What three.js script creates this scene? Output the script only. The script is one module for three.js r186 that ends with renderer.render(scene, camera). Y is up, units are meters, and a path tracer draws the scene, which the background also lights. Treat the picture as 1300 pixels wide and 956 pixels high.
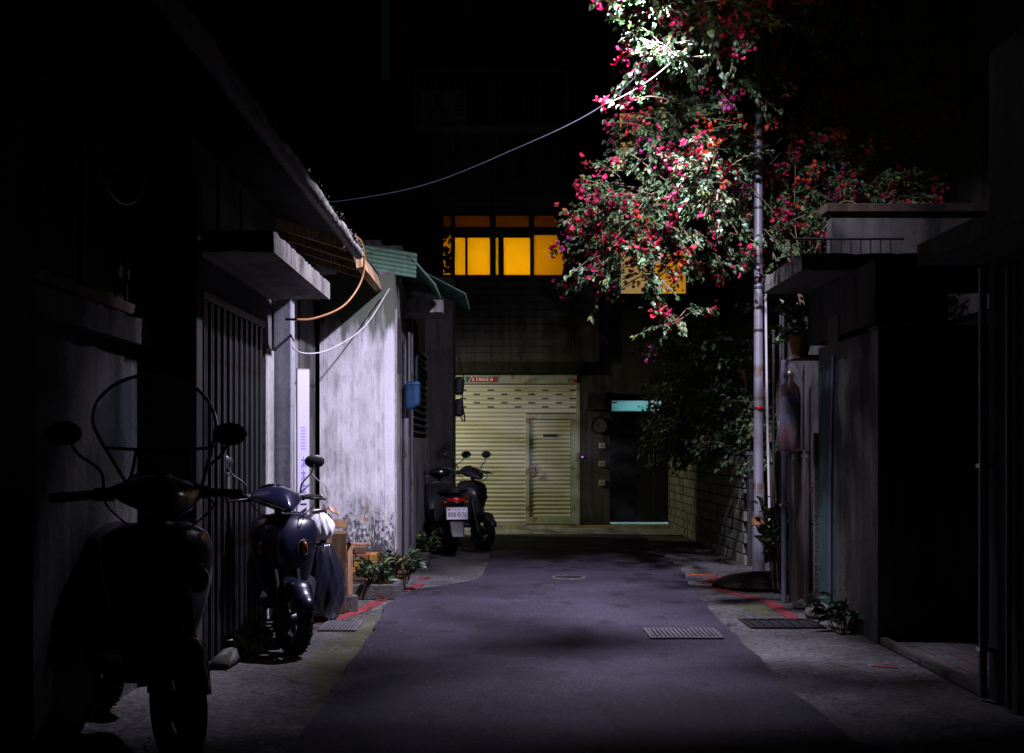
import * as THREE from 'three';
import { mergeGeometries } from 'three/addons/utils/BufferGeometryUtils.js';
import { RoundedBoxGeometry } from 'three/addons/geometries/RoundedBoxGeometry.js';
import { RectAreaLightUniformsLib } from 'three/addons/lights/RectAreaLightUniformsLib.js';

// ---------------------------------------------------------------- camera, sky, lamps, exposure
const scene = new THREE.Scene();
const camera = new THREE.PerspectiveCamera(2 * Math.atan(568 / 1500) * 180 / Math.PI, 1300 / 956, 0.1, 400);
camera.position.set(0, 1.25, 0);
camera.lookAt(0, 1.25, -10);
// a level camera with a shifted lens: verticals stay parallel, the horizon lies low in the frame
camera.setViewOffset(1544.8, 1136, 132.4, 0, 1300, 956);
camera.updateProjectionMatrix();
camera.updateMatrixWorld();
const renderer = new THREE.WebGLRenderer({ antialias: true });
renderer.toneMapping = THREE.LinearToneMapping;
renderer.toneMappingExposure = 1.0;
renderer.shadowMap.enabled = true;
RectAreaLightUniformsLib.init();
{ // night sky of a city: an even, very dark blue-green
  const w = 16, h = 8, d = new Float32Array(w * h * 4);
  for (let i = 0; i < w * h; i++) d.set([0.0012, 0.0019, 0.0022, 1], i * 4);
  const t = new THREE.DataTexture(d, w, h, THREE.RGBAFormat, THREE.FloatType);
  t.mapping = THREE.EquirectangularReflectionMapping; t.magFilter = THREE.LinearFilter; t.needsUpdate = true;
  scene.background = t; scene.environment = t;
}
const LAMP = new THREE.Vector3(1.06, 4.52, -8.2);            // street lamp head over the alley, tilted to the plastered wall
const lampLight = new THREE.RectAreaLight(new THREE.Color(0.79, 0.72, 1.0), 19000, 0.12, 0.1);
{
  const up = new THREE.Vector3(0.24, 0.87, 0.12).normalize(), side = new THREE.Vector3(1, 0, 0).addScaledVector(up, -up.x).normalize();
  lampLight.quaternion.setFromRotationMatrix(new THREE.Matrix4().makeBasis(side, new THREE.Vector3().crossVectors(up, side), up));
  lampLight.position.copy(LAMP);
}
scene.add(lampLight);
const cornerLight = new THREE.SpotLight(new THREE.Color(1.0, 0.93, 0.6), 24, 0, 0.95, 0.55, 2);   // lamp round the corner in the cross street
cornerLight.position.set(-2.75, 2.72, -17.25);
cornerLight.target.position.set(1.0, -0.3, -18.1);
cornerLight.castShadow = true; cornerLight.shadow.radius = 5;
scene.add(cornerLight, cornerLight.target);

// ---------------------------------------------------------------- helpers
function rng(seed) { let a = seed >>> 0; return () => { a = (a + 0x6D2B79F5) >>> 0; let t = Math.imul(a ^ (a >>> 15), 1 | a); t = (t + Math.imul(t ^ (t >>> 7), 61 | t)) ^ t; return ((t ^ (t >>> 14)) >>> 0) / 4294967296; }; }
const R = Math.PI / 180, V = (x, y, z) => new THREE.Vector3(x, y, z);
const taken = {};
function numbered(n) { const k = taken[n] = (taken[n] ?? -1) + 1; return k ? n + '_' + String(k).padStart(3, '0') : n; }
function tag(o, label, category, group, kind) { o.userData.label = label; o.userData.category = category; if (group) o.userData.group = group; if (kind) o.userData.kind = kind; return o; }
function thing(name, label, category, [x, y, z] = [0, 0, 0], turn = 0, group) { const o = new THREE.Group(); o.name = numbered(name); o.position.set(x, y, z); o.rotation.y = turn; scene.add(o); return tag(o, label, category, group); }
function metric(g) { // uv in metres along the face
  const p = g.attributes.position, n = g.attributes.normal, uv = new Float32Array(p.count * 2);
  for (let i = 0; i < p.count; i++) {
    const ax = Math.abs(n.getX(i)), ay = Math.abs(n.getY(i)), az = Math.abs(n.getZ(i)), x = p.getX(i), y = p.getY(i), z = p.getZ(i);
    if (ay > ax && ay > az) { uv[2 * i] = x; uv[2 * i + 1] = z; } else if (ax > az) { uv[2 * i] = z; uv[2 * i + 1] = y; } else { uv[2 * i] = x; uv[2 * i + 1] = y; }
  }
  g.setAttribute('uv', new THREE.BufferAttribute(uv, 2)); return g;
}
function join(gs) { if (!Array.isArray(gs)) return gs; if (gs.length === 1) return gs[0]; return mergeGeometries(gs.map((g) => { const q = g.index ? g.toNonIndexed() : g.clone(); for (const k of Object.keys(q.attributes)) if (!['position', 'normal', 'uv'].includes(k)) q.deleteAttribute(k); if (!q.attributes.uv) q.setAttribute('uv', new THREE.BufferAttribute(new Float32Array(q.attributes.position.count * 2), 2)); return q; })); }
function part(name, gs, mat, parent, keepUV) {
  const g = join(gs); if (!keepUV && mat.userData.metric) metric(g);
  const m = new THREE.Mesh(g, mat); m.name = parent ? name : numbered(name); m.castShadow = m.receiveShadow = true; (parent || scene).add(m); return m;
}
function struct(name, gs, mat, keepUV) { const m = part(name, gs, mat, null, keepUV); m.userData.kind = 'structure'; return m; }
function solo(name, gs, mat, label, category, group, keepUV) { return tag(part(name, gs, mat, null, keepUV), label, category, group); }
const xf = (g, x, y, z, rx = 0, ry = 0, rz = 0) => { g.applyMatrix4(new THREE.Matrix4().makeRotationFromEuler(new THREE.Euler(rx, ry, rz))); return g.translate(x, y, z); };
// box from corner to corner, chamfered
function bx(x0, x1, y0, y1, z0, z1, r = 0) { const w = Math.abs(x1 - x0), h = Math.abs(y1 - y0), d = Math.abs(z1 - z0); const g = r ? new RoundedBoxGeometry(w, h, d, 1, Math.min(r, w / 2.1, h / 2.1, d / 2.1)) : new THREE.BoxGeometry(w, h, d); return g.translate((x0 + x1) / 2, (y0 + y1) / 2, (z0 + z1) / 2); }
// a cast slab with uneven faces and chipped edges
function chip(x0, x1, y0, y1, z0, z1, amp = 0.012, seed = 1) {
  const w = Math.abs(x1 - x0), h = Math.abs(y1 - y0), d = Math.abs(z1 - z0), n = (L) => Math.max(2, Math.min(40, Math.round(L / 0.06))), g = new THREE.BoxGeometry(w, h, d, n(w), Math.max(2, n(h)), n(d)), p = g.attributes.position, q = g.attributes.normal, r = V(0, 0, 0);
  for (let i = 0; i < p.count; i++) {
    const x = p.getX(i), y = p.getY(i), z = p.getZ(i), ex = (Math.abs(x) > w / 2 - 1e-4) + (Math.abs(y) > h / 2 - 1e-4) + (Math.abs(z) > d / 2 - 1e-4);
    const a = hash(Math.round(x * 500), Math.round(y * 500) * 31 + Math.round(z * 500), seed), b = fbm(x * 0.3 + 0.5, (y + z) * 0.3 + 0.5, 16, 16, 2, seed) - 0.5, k = ex > 1 ? -(a > 0.72 ? a * amp * 1.1 : a * amp * 0.3) : b * amp * 0.5;
    r.set(x / w, y / h, z / d); p.setXYZ(i, x + (ex > 1 ? Math.sign(x) * (Math.abs(x) > w / 2 - 1e-4) * k : q.getX(i) * k), y + (ex > 1 ? Math.sign(y) * (Math.abs(y) > h / 2 - 1e-4) * k : q.getY(i) * k), z + (ex > 1 ? Math.sign(z) * (Math.abs(z) > d / 2 - 1e-4) * k : q.getZ(i) * k));
  }
  const o = g.attributes.normal.clone(); g.computeVertexNormals(); g.userData.face = o; return g.translate((x0 + x1) / 2, (y0 + y1) / 2, (z0 + z1) / 2);
}
const cyl = (r0, r1, h, n = 16, open = false) => new THREE.CylinderGeometry(r0, r1, h, n, 1, open);
function tube(pts, r, n = 24, m = 7) { return new THREE.TubeGeometry(new THREE.CatmullRomCurve3(pts.map((p) => Array.isArray(p) ? V(...p) : p), false, 'centripetal'), n, r, m, false); }
function rod(a, b, r, n = 8) { const A = V(...a), B = V(...b), d = B.clone().sub(A), g = cyl(r, r, d.length(), n); g.applyQuaternion(new THREE.Quaternion().setFromUnitVectors(V(0, 1, 0), d.normalize())); return g.translate((a[0] + b[0]) / 2, (a[1] + b[1]) / 2, (a[2] + b[2]) / 2); }
function ball(rx, ry, rz, x, y, z, n = 16) { return new THREE.SphereGeometry(1, n, Math.max(8, n * 0.7 | 0)).scale(rx, ry, rz).translate(x, y, z); }
function loft(rings, capA = true, capB = true) {
  const n = rings[0].length, pos = [], idx = [];
  for (const r of rings) for (const p of r) pos.push(p.x, p.y, p.z);
  for (let i = 0; i < rings.length - 1; i++) for (let j = 0; j < n; j++) { const a = i * n + j, b = i * n + (j + 1) % n; idx.push(a, b, a + n, b, b + n, a + n); }
  const cap = (r, k, flip) => { const c = r.reduce((s, p) => s.add(p), V(0, 0, 0)).multiplyScalar(1 / n); const o = pos.length / 3; pos.push(c.x, c.y, c.z); for (let j = 0; j < n; j++) { const a = k * n + j, b = k * n + (j + 1) % n; flip ? idx.push(o, a, b) : idx.push(o, b, a); } };
  if (capA) cap(rings[0], 0, false); if (capB) cap(rings[rings.length - 1], rings.length - 1, true);
  const g = new THREE.BufferGeometry(); g.setAttribute('position', new THREE.Float32BufferAttribute(pos, 3)); g.setIndex(idx); g.computeVertexNormals();
  g.setAttribute('uv', new THREE.Float32BufferAttribute(new Float32Array(pos.length / 3 * 2), 2)); return g;
}
// superellipse ring: fn(c, s) gives the point for the two unit coordinates
function ring(n, e, fn) { const r = []; for (let i = 0; i < n; i++) { const t = i / n * Math.PI * 2, c = Math.cos(t), s = Math.sin(t), q = 2 / e; r.push(fn(Math.sign(c) * Math.abs(c) ** q, Math.sign(s) * Math.abs(s) ** q)); } return r; }

// ---------------------------------------------------------------- textures
const hash = (x, y, s) => { let h = Math.imul(x, 374761393) + Math.imul(y, 668265263) + Math.imul(s, 1274126177); h = Math.imul(h ^ (h >>> 13), 1274126177); return ((h ^ (h >>> 16)) >>> 0) / 4294967296; };
function vn(u, v, fx, fy, s) { const x = u * fx, y = v * fy, x0 = Math.floor(x), y0 = Math.floor(y); let a = x - x0, b = y - y0; a = a * a * (3 - 2 * a); b = b * b * (3 - 2 * b); const m = (k, f) => ((k % f) + f) % f; const xa = m(x0, fx), xb = m(x0 + 1, fx), ya = m(y0, fy), yb = m(y0 + 1, fy); const p = hash(xa, ya, s), q = hash(xb, ya, s), r = hash(xa, yb, s), t = hash(xb, yb, s); return (p + (q - p) * a) * (1 - b) + (r + (t - r) * a) * b; }
function fbm(u, v, fx, fy, o, s) { let a = 0, w = 0.5, n = 0; for (let i = 0; i < o; i++) { a += w * vn(u, v, fx, fy, s + i * 17); n += w; w *= 0.5; fx *= 2; fy *= 2; } return a / n; }
const clamp = (x, a = 0, b = 1) => x < a ? a : x > b ? b : x, mix = (a, b, t) => a + (b - a) * t, sst = (a, b, x) => { x = clamp((x - a) / (b - a)); return x * x * (3 - 2 * x); };
const enc = (c) => { c = clamp(c); return 255 * (c <= 0.0031308 ? c * 12.92 : 1.055 * c ** (1 / 2.4) - 0.055); };
function texture(w, h, fn, colour = true) {
  const d = new Uint8Array(w * h * 4);
  for (let j = 0; j < h; j++) for (let i = 0; i < w; i++) { const c = fn((i + 0.5) / w, (j + 0.5) / h); const k = (j * w + i) * 4; if (colour) { d[k] = enc(c[0]); d[k + 1] = enc(c[1]); d[k + 2] = enc(c[2]); } else d[k] = d[k + 1] = d[k + 2] = clamp(c) * 255; d[k + 3] = 255; }
  const t = new THREE.DataTexture(d, w, h, THREE.RGBAFormat, THREE.UnsignedByteType); t.magFilter = THREE.LinearFilter; t.minFilter = THREE.LinearMipmapLinearFilter; t.generateMipmaps = true; t.wrapS = t.wrapT = THREE.RepeatWrapping; if (colour) t.colorSpace = THREE.SRGBColorSpace; t.needsUpdate = true; return t;
}
function sized(t, sx, sy = sx) { t.repeat.set(1 / sx, 1 / sy); return t; }
function again(t, sx, sy = sx) { const c = t.clone(); c.repeat.set(1 / sx, 1 / sy); c.needsUpdate = true; return c; }
const bumpFine = sized(texture(512, 512, (u, v) => 0.6 * fbm(u, v, 64, 64, 3, 5) + 0.4 * fbm(u, v, 8, 8, 4, 9), false), 1);
const tGrime = sized(texture(512, 512, (u, v) => { // mottled render with drips and mould, neutral so that a material's colour tints it
  const a = fbm(u, v, 4, 4, 6, 21), st = fbm(u, v, 48, 3, 4, 33), m = sst(0.55, 0.75, fbm(u, v, 9, 6, 5, 55)), g = fbm(u, v, 128, 128, 2, 71);
  let c = 0.55 + 0.55 * (a - 0.5) + 0.5 * (st - 0.5) + 0.25 * (g - 0.5); c *= 1 - 0.5 * m; c = clamp(c, 0.08, 1); return [c, c * (1 + 0.03 * m), c * 0.97]; }), 2.4);
const tWood = sized(texture(256, 512, (u, v) => { const g = fbm(u, v, 40, 3, 4, 91), b = fbm(u, v, 5, 2, 4, 95), k = sst(0.62, 0.8, fbm(u, v, 60, 5, 3, 99)); const c = clamp(0.35 + 0.8 * (g - 0.5) + 0.6 * (b - 0.5)) * (1 - 0.6 * k) + 0.1; return [c, c * 0.92, c * 0.82]; }), 0.5, 1.2);
const tMetal = sized(texture(256, 256, (u, v) => { const a = fbm(u, v, 5, 5, 5, 41), s = fbm(u, v, 40, 4, 3, 43), r = sst(0.6, 0.72, fbm(u, v, 10, 10, 5, 47)); const c = 0.75 + 0.4 * (a - 0.5) + 0.3 * (s - 0.5); return [mix(c, 0.5, r), mix(c, 0.33, r), mix(c, 0.22, r)]; }), 1.1);
// the alley road itself, x -1.2..2.2 and z -17..-1: patches with outlines, drips of oil, hairline cracks, aggregate
const tRoad = texture(1024, 2048, (u, v) => {
  const a = fbm(u, v, 7, 32, 5, 503), f = vn(u, v, 700, 1600, 505), g = vn(u, v, 420, 1000, 507), st = fbm(u, v, 4, 60, 4, 509);
  let c = 0.038 + 0.03 * (a - 0.5) + 0.036 * (f - 0.45) + 0.024 * (st - 0.5); if (g > 0.82) c += 0.1 * (g - 0.82) / 0.18;
  const pt = fbm(u, v, 5, 14, 3, 511); if (pt > 0.6) c *= 0.8; if (Math.abs(pt - 0.6) < 0.004) c *= 0.6;
  if (Math.abs(fbm(u, v, 4, 15, 5, 517) - 0.5) < 0.0028 && fbm(u, v, 2, 5, 3, 519) > 0.48) c *= 0.35;
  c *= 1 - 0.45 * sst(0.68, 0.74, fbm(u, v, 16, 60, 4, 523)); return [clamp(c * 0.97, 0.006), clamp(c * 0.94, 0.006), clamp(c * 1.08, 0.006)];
});
const bAsphalt = sized(texture(512, 512, (u, v) => 0.5 * vn(u, v, 170, 170, 61) + 0.35 * vn(u, v, 90, 90, 62) + 0.15 * fbm(u, v, 6, 6, 3, 63), false), 1);
// pavement sheet: x -3.2..3.8, z -20..-1 ; moss where the photograph shows moss
const PX0 = -3.2, PX1 = 3.8, PZ0 = -20, PZ1 = -1;
const tPave = texture(1024, 2048, (u, v) => {
  const x = mix(PX0, PX1, u), z = mix(PZ1, PZ0, v);
  const a = fbm(u, v, 7, 19, 6, 201), g = vn(u, v, 512, 1024, 203), q = vn(u, v, 300, 800, 204), st = fbm(u, v, 20, 44, 4, 207);
  let c = 0.13 + 0.14 * (a - 0.5) + 0.11 * (st - 0.5) + 0.1 * (g - 0.5); if (q > 0.78) c += 0.17 * (q - 0.78) / 0.22; if (q < 0.16) c *= 0.55; const ck = Math.abs(fbm(u, v, 6, 16, 5, 231) - 0.5), cl = fbm(u, v, 3, 9, 3, 237); if (ck < 0.0035 && cl > 0.45) c *= 0.35; c *= 1 - 0.3 * sst(0.5, 0.62, fbm(u, v, 11, 30, 4, 241));
  c = clamp(c, 0.03); let r = c, gr = c * 0.985, b = c * 0.94;
  const near = (cx, cz, sx, sz) => Math.exp(-(((x - cx) / sx) ** 2) - (((z - cz) / sz) ** 2));
  let m = near(-0.98, -7.2, 0.26, 1.3) + near(-0.75, -6, 0.2, 0.7) + near(1.95, -9.1, 0.28, 0.5) + 0.6 * near(-1.2, -9.5, 0.2, 1) + 0.7 * near(2.25, -7.9, 0.12, 0.6) + 0.5 * near(-0.85, -8.4, 0.16, 0.7);
  m = sst(0.42, 0.72, clamp(m) * 0.75 + 0.75 * (fbm(u, v, 60, 150, 4, 211) - 0.4)); m *= (vn(u, v, 420, 1100, 251) > 0.42 ? 1 : 0.12) * (0.35 + 0.65 * vn(u, v, 160, 420, 253));
  return [mix(r, 0.115, m), mix(gr, 0.125, m), mix(b, 0.018, m)];
});
// the plastered end wall: streaks, a pale repaired corner, black mould rising from the ground with a ragged grain
const tEndWall = texture(512, 1024, (u, v) => {
  const a = fbm(u, v, 5, 12, 6, 301), st = fbm(u, v, 60, 6, 4, 303), g = fbm(u, v, 180, 360, 2, 305), bl = fbm(u, v, 14, 24, 5, 307);
  let c = 0.47 + 0.38 * (a - 0.5) + 0.22 * (st - 0.5) + 0.16 * (g - 0.5) - 0.1 * sst(0.5, 0.75, bl);
  if (u > 0.86) c = mix(c, 0.6 + 0.1 * (g - 0.5), sst(0.86, 0.885, u + 0.02 * (st - 0.5)) * 0.8);
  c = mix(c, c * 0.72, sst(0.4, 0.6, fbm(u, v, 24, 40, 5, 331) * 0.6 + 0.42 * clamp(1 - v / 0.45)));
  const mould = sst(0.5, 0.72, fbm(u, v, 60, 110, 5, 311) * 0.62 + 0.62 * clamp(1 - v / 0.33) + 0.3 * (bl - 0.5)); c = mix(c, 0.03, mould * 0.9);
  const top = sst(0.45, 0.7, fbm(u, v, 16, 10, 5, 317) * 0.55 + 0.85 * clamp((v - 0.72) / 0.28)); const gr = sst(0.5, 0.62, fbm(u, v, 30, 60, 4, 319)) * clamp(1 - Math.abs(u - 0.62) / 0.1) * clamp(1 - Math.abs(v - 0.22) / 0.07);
  let col = [c, c * 0.99, c * 1.0]; col = [mix(col[0], 0.1, top), mix(col[1], 0.115, top), mix(col[2], 0.085, top)]; return [mix(col[0], 0.22, gr), mix(col[1], 0.15, gr), mix(col[2], 0.02, gr)];
});
const tFrost = sized(texture(128, 128, (u, v) => { const d = 0.5 + 0.5 * Math.cos(u * Math.PI * 24) * Math.cos(v * Math.PI * 24), c = (0.72 + 0.28 * d) * (0.85 + 0.3 * (fbm(u, v, 3, 3, 3, 401) - 0.5)); return [c, c, c]; }), 0.32);
const tFold = sized(texture(256, 128, (u, v) => { const c = clamp(0.8 + 0.35 * (fbm(u, v, 18, 2, 3, 411) - 0.5) + 0.3 * (fbm(u, v, 4, 3, 3, 417) - 0.5)); return [c, c, c]; }), 0.9, 0.7);   // curtain cloth behind the glass

function std(o, isMetric = true) { const m = new THREE.MeshPhysicalMaterial({ roughness: 0.85, metalness: 0, ...(!o.roughness || o.roughness > 0.6 ? { specularIntensity: 0.3 } : {}), ...o }); if (Array.isArray(o.color)) m.color.setRGB(...o.color); m.userData.metric = isMetric && !!(m.map || m.bumpMap); m.side = THREE.DoubleSide; return m; }
const rgb = (r, g, b) => new THREE.Color().setRGB(r, g, b);
const M = {
  ground: std({ color: rgb(0.09, 0.088, 0.085), map: tGrime, bumpMap: bumpFine, bumpScale: 0.004 }),
  pave: std({ color: rgb(0.62, 0.62, 0.62), map: tPave, bumpMap: again(bumpFine, 1 / 7, 1 / 19), bumpScale: 0.006, roughness: 0.9 }, false),
  asphalt: std({ specularIntensity: 0.5, color: rgb(0.74, 0.7, 0.86), map: tRoad, bumpMap: again(bAsphalt, 1 / 3.4, 1 / 16), bumpScale: 0.008, roughness: 0.78 }, false),  // violet shadow tint put into the colour; the asphalt itself is neutral
  redPaint: std({ color: rgb(0.3, 0.055, 0.06), map: again(tGrime, 0.55), bumpMap: bumpFine, bumpScale: 0.003 }),
  orangePaint: std({ color: rgb(0.5, 0.12, 0.02), map: tGrime }),
  yellowPaint: std({ color: rgb(0.75, 0.55, 0.06), map: tGrime }),
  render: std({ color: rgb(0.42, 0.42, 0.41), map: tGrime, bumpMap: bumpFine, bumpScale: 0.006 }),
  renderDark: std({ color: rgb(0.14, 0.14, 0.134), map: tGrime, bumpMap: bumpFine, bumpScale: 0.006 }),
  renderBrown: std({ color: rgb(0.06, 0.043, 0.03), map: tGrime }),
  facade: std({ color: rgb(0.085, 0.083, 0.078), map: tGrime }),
  tileWall: std({ color: rgb(0.125, 0.122, 0.115), map: tGrime }), tileTrim: std({ color: rgb(0.14, 0.137, 0.125), map: tGrime, roughness: 0.7 }),
  facadeTrim: std({ color: rgb(0.1, 0.098, 0.09), map: tGrime, roughness: 0.7 }),
  concrete: std({ color: rgb(0.2, 0.195, 0.18), map: tGrime, bumpMap: bumpFine, bumpScale: 0.008 }),
  concretePale: std({ color: rgb(0.6, 0.59, 0.57), map: tGrime, bumpMap: bumpFine, bumpScale: 0.008 }),
  concreteMid: std({ color: rgb(0.32, 0.31, 0.28), map: tGrime, bumpMap: bumpFine, bumpScale: 0.008 }),
  endWall: std({ map: tEndWall, bumpMap: again(bumpFine, 1 / 1, 1 / 3), bumpScale: 0.002 }, false),
  whitePaint: std({ color: rgb(0.6, 0.6, 0.59), map: again(tGrime, 3.7), roughness: 0.6 }),
  bluePaintGrey: std({ color: rgb(0.36, 0.37, 0.42), map: again(tGrime, 3.1), roughness: 0.7 }),
  gateMetal: std({ color: rgb(0.06, 0.06, 0.064), map: tMetal, metalness: 0.6, roughness: 0.38 }),
  grateMetal: std({ color: rgb(0.2, 0.2, 0.21), map: tMetal, metalness: 0.5, roughness: 0.5 }),
  darkMetal: std({ color: rgb(0.035, 0.036, 0.038), map: tMetal, metalness: 0.4, roughness: 0.5 }),
  poleMetal: std({ color: rgb(0.25, 0.25, 0.28), map: tMetal, metalness: 0.25, roughness: 0.5 }),
  steel: std({ color: rgb(0.5, 0.5, 0.5), metalness: 1, roughness: 0.25 }),
  rust: std({ color: rgb(0.3, 0.14, 0.06), map: tMetal, roughness: 0.8 }),
  greenSheet: std({ color: rgb(0.17, 0.33, 0.22), map: tMetal, roughness: 0.55, metalness: 0.1 }),
  oldSheet: std({ color: rgb(0.05, 0.05, 0.05), map: tMetal, roughness: 0.7, metalness: 0.2 }),
  wood: std({ color: rgb(0.62, 0.46, 0.28), map: tWood, bumpMap: again(tWood, 0.5, 1.2), bumpScale: 0.004 }),
  woodGrey: std({ color: rgb(0.2, 0.195, 0.19), map: tWood, bumpMap: again(tWood, 0.5, 1.2), bumpScale: 0.005 }),
  woodDark: std({ color: rgb(0.16, 0.12, 0.09), map: tWood }),
  woodPink: std({ color: rgb(0.75, 0.45, 0.3), map: tWood }),
  card: std({ color: rgb(0.2, 0.12, 0.06), map: again(tGrime, 1.3) }),
  shutter: std({ color: rgb(0.6, 0.59, 0.46), roughness: 0.55 }), shutterB: std({ color: rgb(0.55, 0.545, 0.42), roughness: 0.55 }), shutterC: std({ color: rgb(0.57, 0.55, 0.42), roughness: 0.6 }),
  shutterTrim: std({ color: rgb(0.5, 0.54, 0.42), map: again(tMetal, 1.4), roughness: 0.55 }),
  black: std({ color: rgb(0.012, 0.012, 0.013), roughness: 0.6 }),
  rubber: std({ color: rgb(0.018, 0.018, 0.019), roughness: 0.75 }),
  plastic: std({ color: rgb(0.022, 0.022, 0.024), roughness: 0.45 }),
  seat: std({ color: rgb(0.015, 0.015, 0.016), roughness: 0.55 }),
  paintNavy: std({ color: rgb(0.009, 0.01, 0.03), roughness: 0.3, specularIntensity: 0.5, clearcoat: 0.7, clearcoatRoughness: 0.1 }),
  paintBlack: std({ color: rgb(0.01, 0.011, 0.013), roughness: 0.3, clearcoat: 1, clearcoatRoughness: 0.06 }),
  paintGraphite: std({ color: rgb(0.05, 0.053, 0.07), roughness: 0.34, metalness: 0.4, clearcoat: 0.9, clearcoatRoughness: 0.1 }),
  amber: std({ color: rgb(0.16, 0.04, 0.006), roughness: 0.15, clearcoat: 1 }),
  red: std({ color: rgb(0.55, 0.012, 0.01), roughness: 0.15, clearcoat: 1 }),
  lens: std({ color: rgb(0.22, 0.23, 0.26), roughness: 0.08, metalness: 0.5, clearcoat: 1 }),
  mirrorGlass: std({ color: rgb(0.6, 0.6, 0.62), roughness: 0.03, metalness: 1 }),
  glass: std({ color: rgb(0.66, 0.72, 0.8), roughness: 0.2, transmission: 0.86, thickness: 0, ior: 1.45 }),
  glassDark: std({ color: rgb(0.02, 0.024, 0.028), roughness: 0.12 }),
  bagBlack: std({ color: rgb(0.012, 0.012, 0.02), roughness: 0.22, clearcoat: 0.6, clearcoatRoughness: 0.15 }),
  bagWhite: std({ color: rgb(0.78, 0.78, 0.78), roughness: 0.4, transmission: 0.15, thickness: 0 }),
  film: std({ color: rgb(0.92, 0.92, 0.94), roughness: 0.22, transmission: 0.93, thickness: 0 }),
  brickA: std({ color: rgb(0.42, 0.17, 0.07), map: again(tGrime, 0.7) }), brickB: std({ color: rgb(0.52, 0.28, 0.06), map: again(tGrime, 0.6) }), brickC: std({ color: rgb(0.2, 0.12, 0.07), map: again(tGrime, 0.5) }),
  tileA: std({ color: rgb(0.27, 0.24, 0.24), map: again(tGrime, 0.8) }), tileB: std({ color: rgb(0.22, 0.21, 0.22), map: again(tGrime, 0.9) }), tileC: std({ color: rgb(0.29, 0.2, 0.18), map: again(tGrime, 0.7) }),
  blockA: std({ color: rgb(0.3, 0.31, 0.24), map: again(tGrime, 1.1) }), blockB: std({ color: rgb(0.24, 0.26, 0.21), map: again(tGrime, 0.9) }), blockC: std({ color: rgb(0.34, 0.34, 0.27), map: again(tGrime, 1.3) }),
  mortar: std({ color: rgb(0.06, 0.06, 0.055), map: tGrime }),
  blueBox: std({ color: rgb(0.02, 0.1, 0.27), map: again(tGrime, 0.6), roughness: 0.55 }),
  cableWhite: std({ color: rgb(0.4, 0.4, 0.4), roughness: 0.5 }), cableOrange: std({ color: rgb(0.17, 0.07, 0.01), roughness: 0.5 }), cableBlue: std({ color: rgb(0.12, 0.12, 0.17), roughness: 0.5 }),
  tealSheet: std({ color: rgb(0.03, 0.08, 0.08), map: tMetal, roughness: 0.6 }),
  cylRed: std({ color: rgb(0.09, 0.012, 0.016), roughness: 0.4 }), cylLabel: std({ color: rgb(0.06, 0.07, 0.16), roughness: 0.5 }),
  stem: std({ color: rgb(0.2, 0.15, 0.1), map: tWood }),
  stone: std({ color: rgb(0.25, 0.25, 0.24), map: again(tGrime, 0.9), bumpMap: bumpFine, bumpScale: 0.01 }),
  soil: std({ color: rgb(0.05, 0.045, 0.03), map: tGrime, bumpMap: bumpFine, bumpScale: 0.03 }),
};
const glow = (r, g, b, e, map) => { const m = std({ color: rgb(0.012, 0.01, 0.008), roughness: 0.9 }); m.emissive = rgb(r, g, b); m.emissiveIntensity = e; if (map) { m.emissiveMap = map; m.userData.metric = true; } return m; };
function wavy(nx, w, d, waves, amp) { // corrugated sheet in x (across the waves) and z (along them), with a thickness
  const n = waves * 8, pos = [], idx = [];
  for (const dy of [0, -0.004]) for (let j = 0; j <= 1; j++) for (let i = 0; i <= n; i++) pos.push((i / n - 0.5) * w, Math.sin(i / n * waves * Math.PI * 2) * amp + dy, (j - 0.5) * d);
  const o = 2 * (n + 1); for (let i = 0; i < n; i++) { const a = i, b = i + 1, c = a + n + 1, e = b + n + 1; idx.push(a, c, b, b, c, e, o + a, o + b, o + c, o + b, o + e, o + c, a, b, o + a, b, o + b, o + a, c, o + c, e, e, o + c, o + e); }
  const g = new THREE.BufferGeometry(); g.setAttribute('position', new THREE.Float32BufferAttribute(pos, 3)); g.setIndex(idx); g.computeVertexNormals(); g.setAttribute('uv', new THREE.Float32BufferAttribute(new Float32Array(pos.length / 3 * 2), 2)); return g;
}

// ---------------------------------------------------------------- the setting: ground, pavement, road
function quad(x0, x1, z0, z1, y) { const g = new THREE.PlaneGeometry(x1 - x0, z0 - z1 < 0 ? z1 - z0 : z0 - z1); g.rotateX(-Math.PI / 2); g.translate((x0 + x1) / 2, y, (z0 + z1) / 2); return g; }
struct('ground', quad(-60, 60, -70, 30, 0), M.ground);
struct('pavement', quad(PX0, PX1, PZ0, PZ1, 0.006), M.pave, true);
function ragged(pts, seed, amp, step = 0.06) { const r = rng(seed), out = []; for (let i = 0; i < pts.length - 1; i++) { const [ax, az] = pts[i], [bx_, bz] = pts[i + 1], L = Math.hypot(bx_ - ax, bz - az), n = Math.max(1, Math.round(L / step)); for (let k = 0; k < n; k++) { const t = k / n; const q = out.length, n1 = vn(q * 0.013 + seed * 0.1, 0.3, 8, 8, seed) + 0.6 * vn(q * 0.04, 0.7, 8, 8, seed + 9) - 0.8 + 0.25 * (r() - 0.5); out.push([ax + (bx_ - ax) * t + n1 * 2 * amp, az + (bz - az) * t + n1 * amp * 0.4]); } } out.push(pts[pts.length - 1]); return out; }
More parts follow.
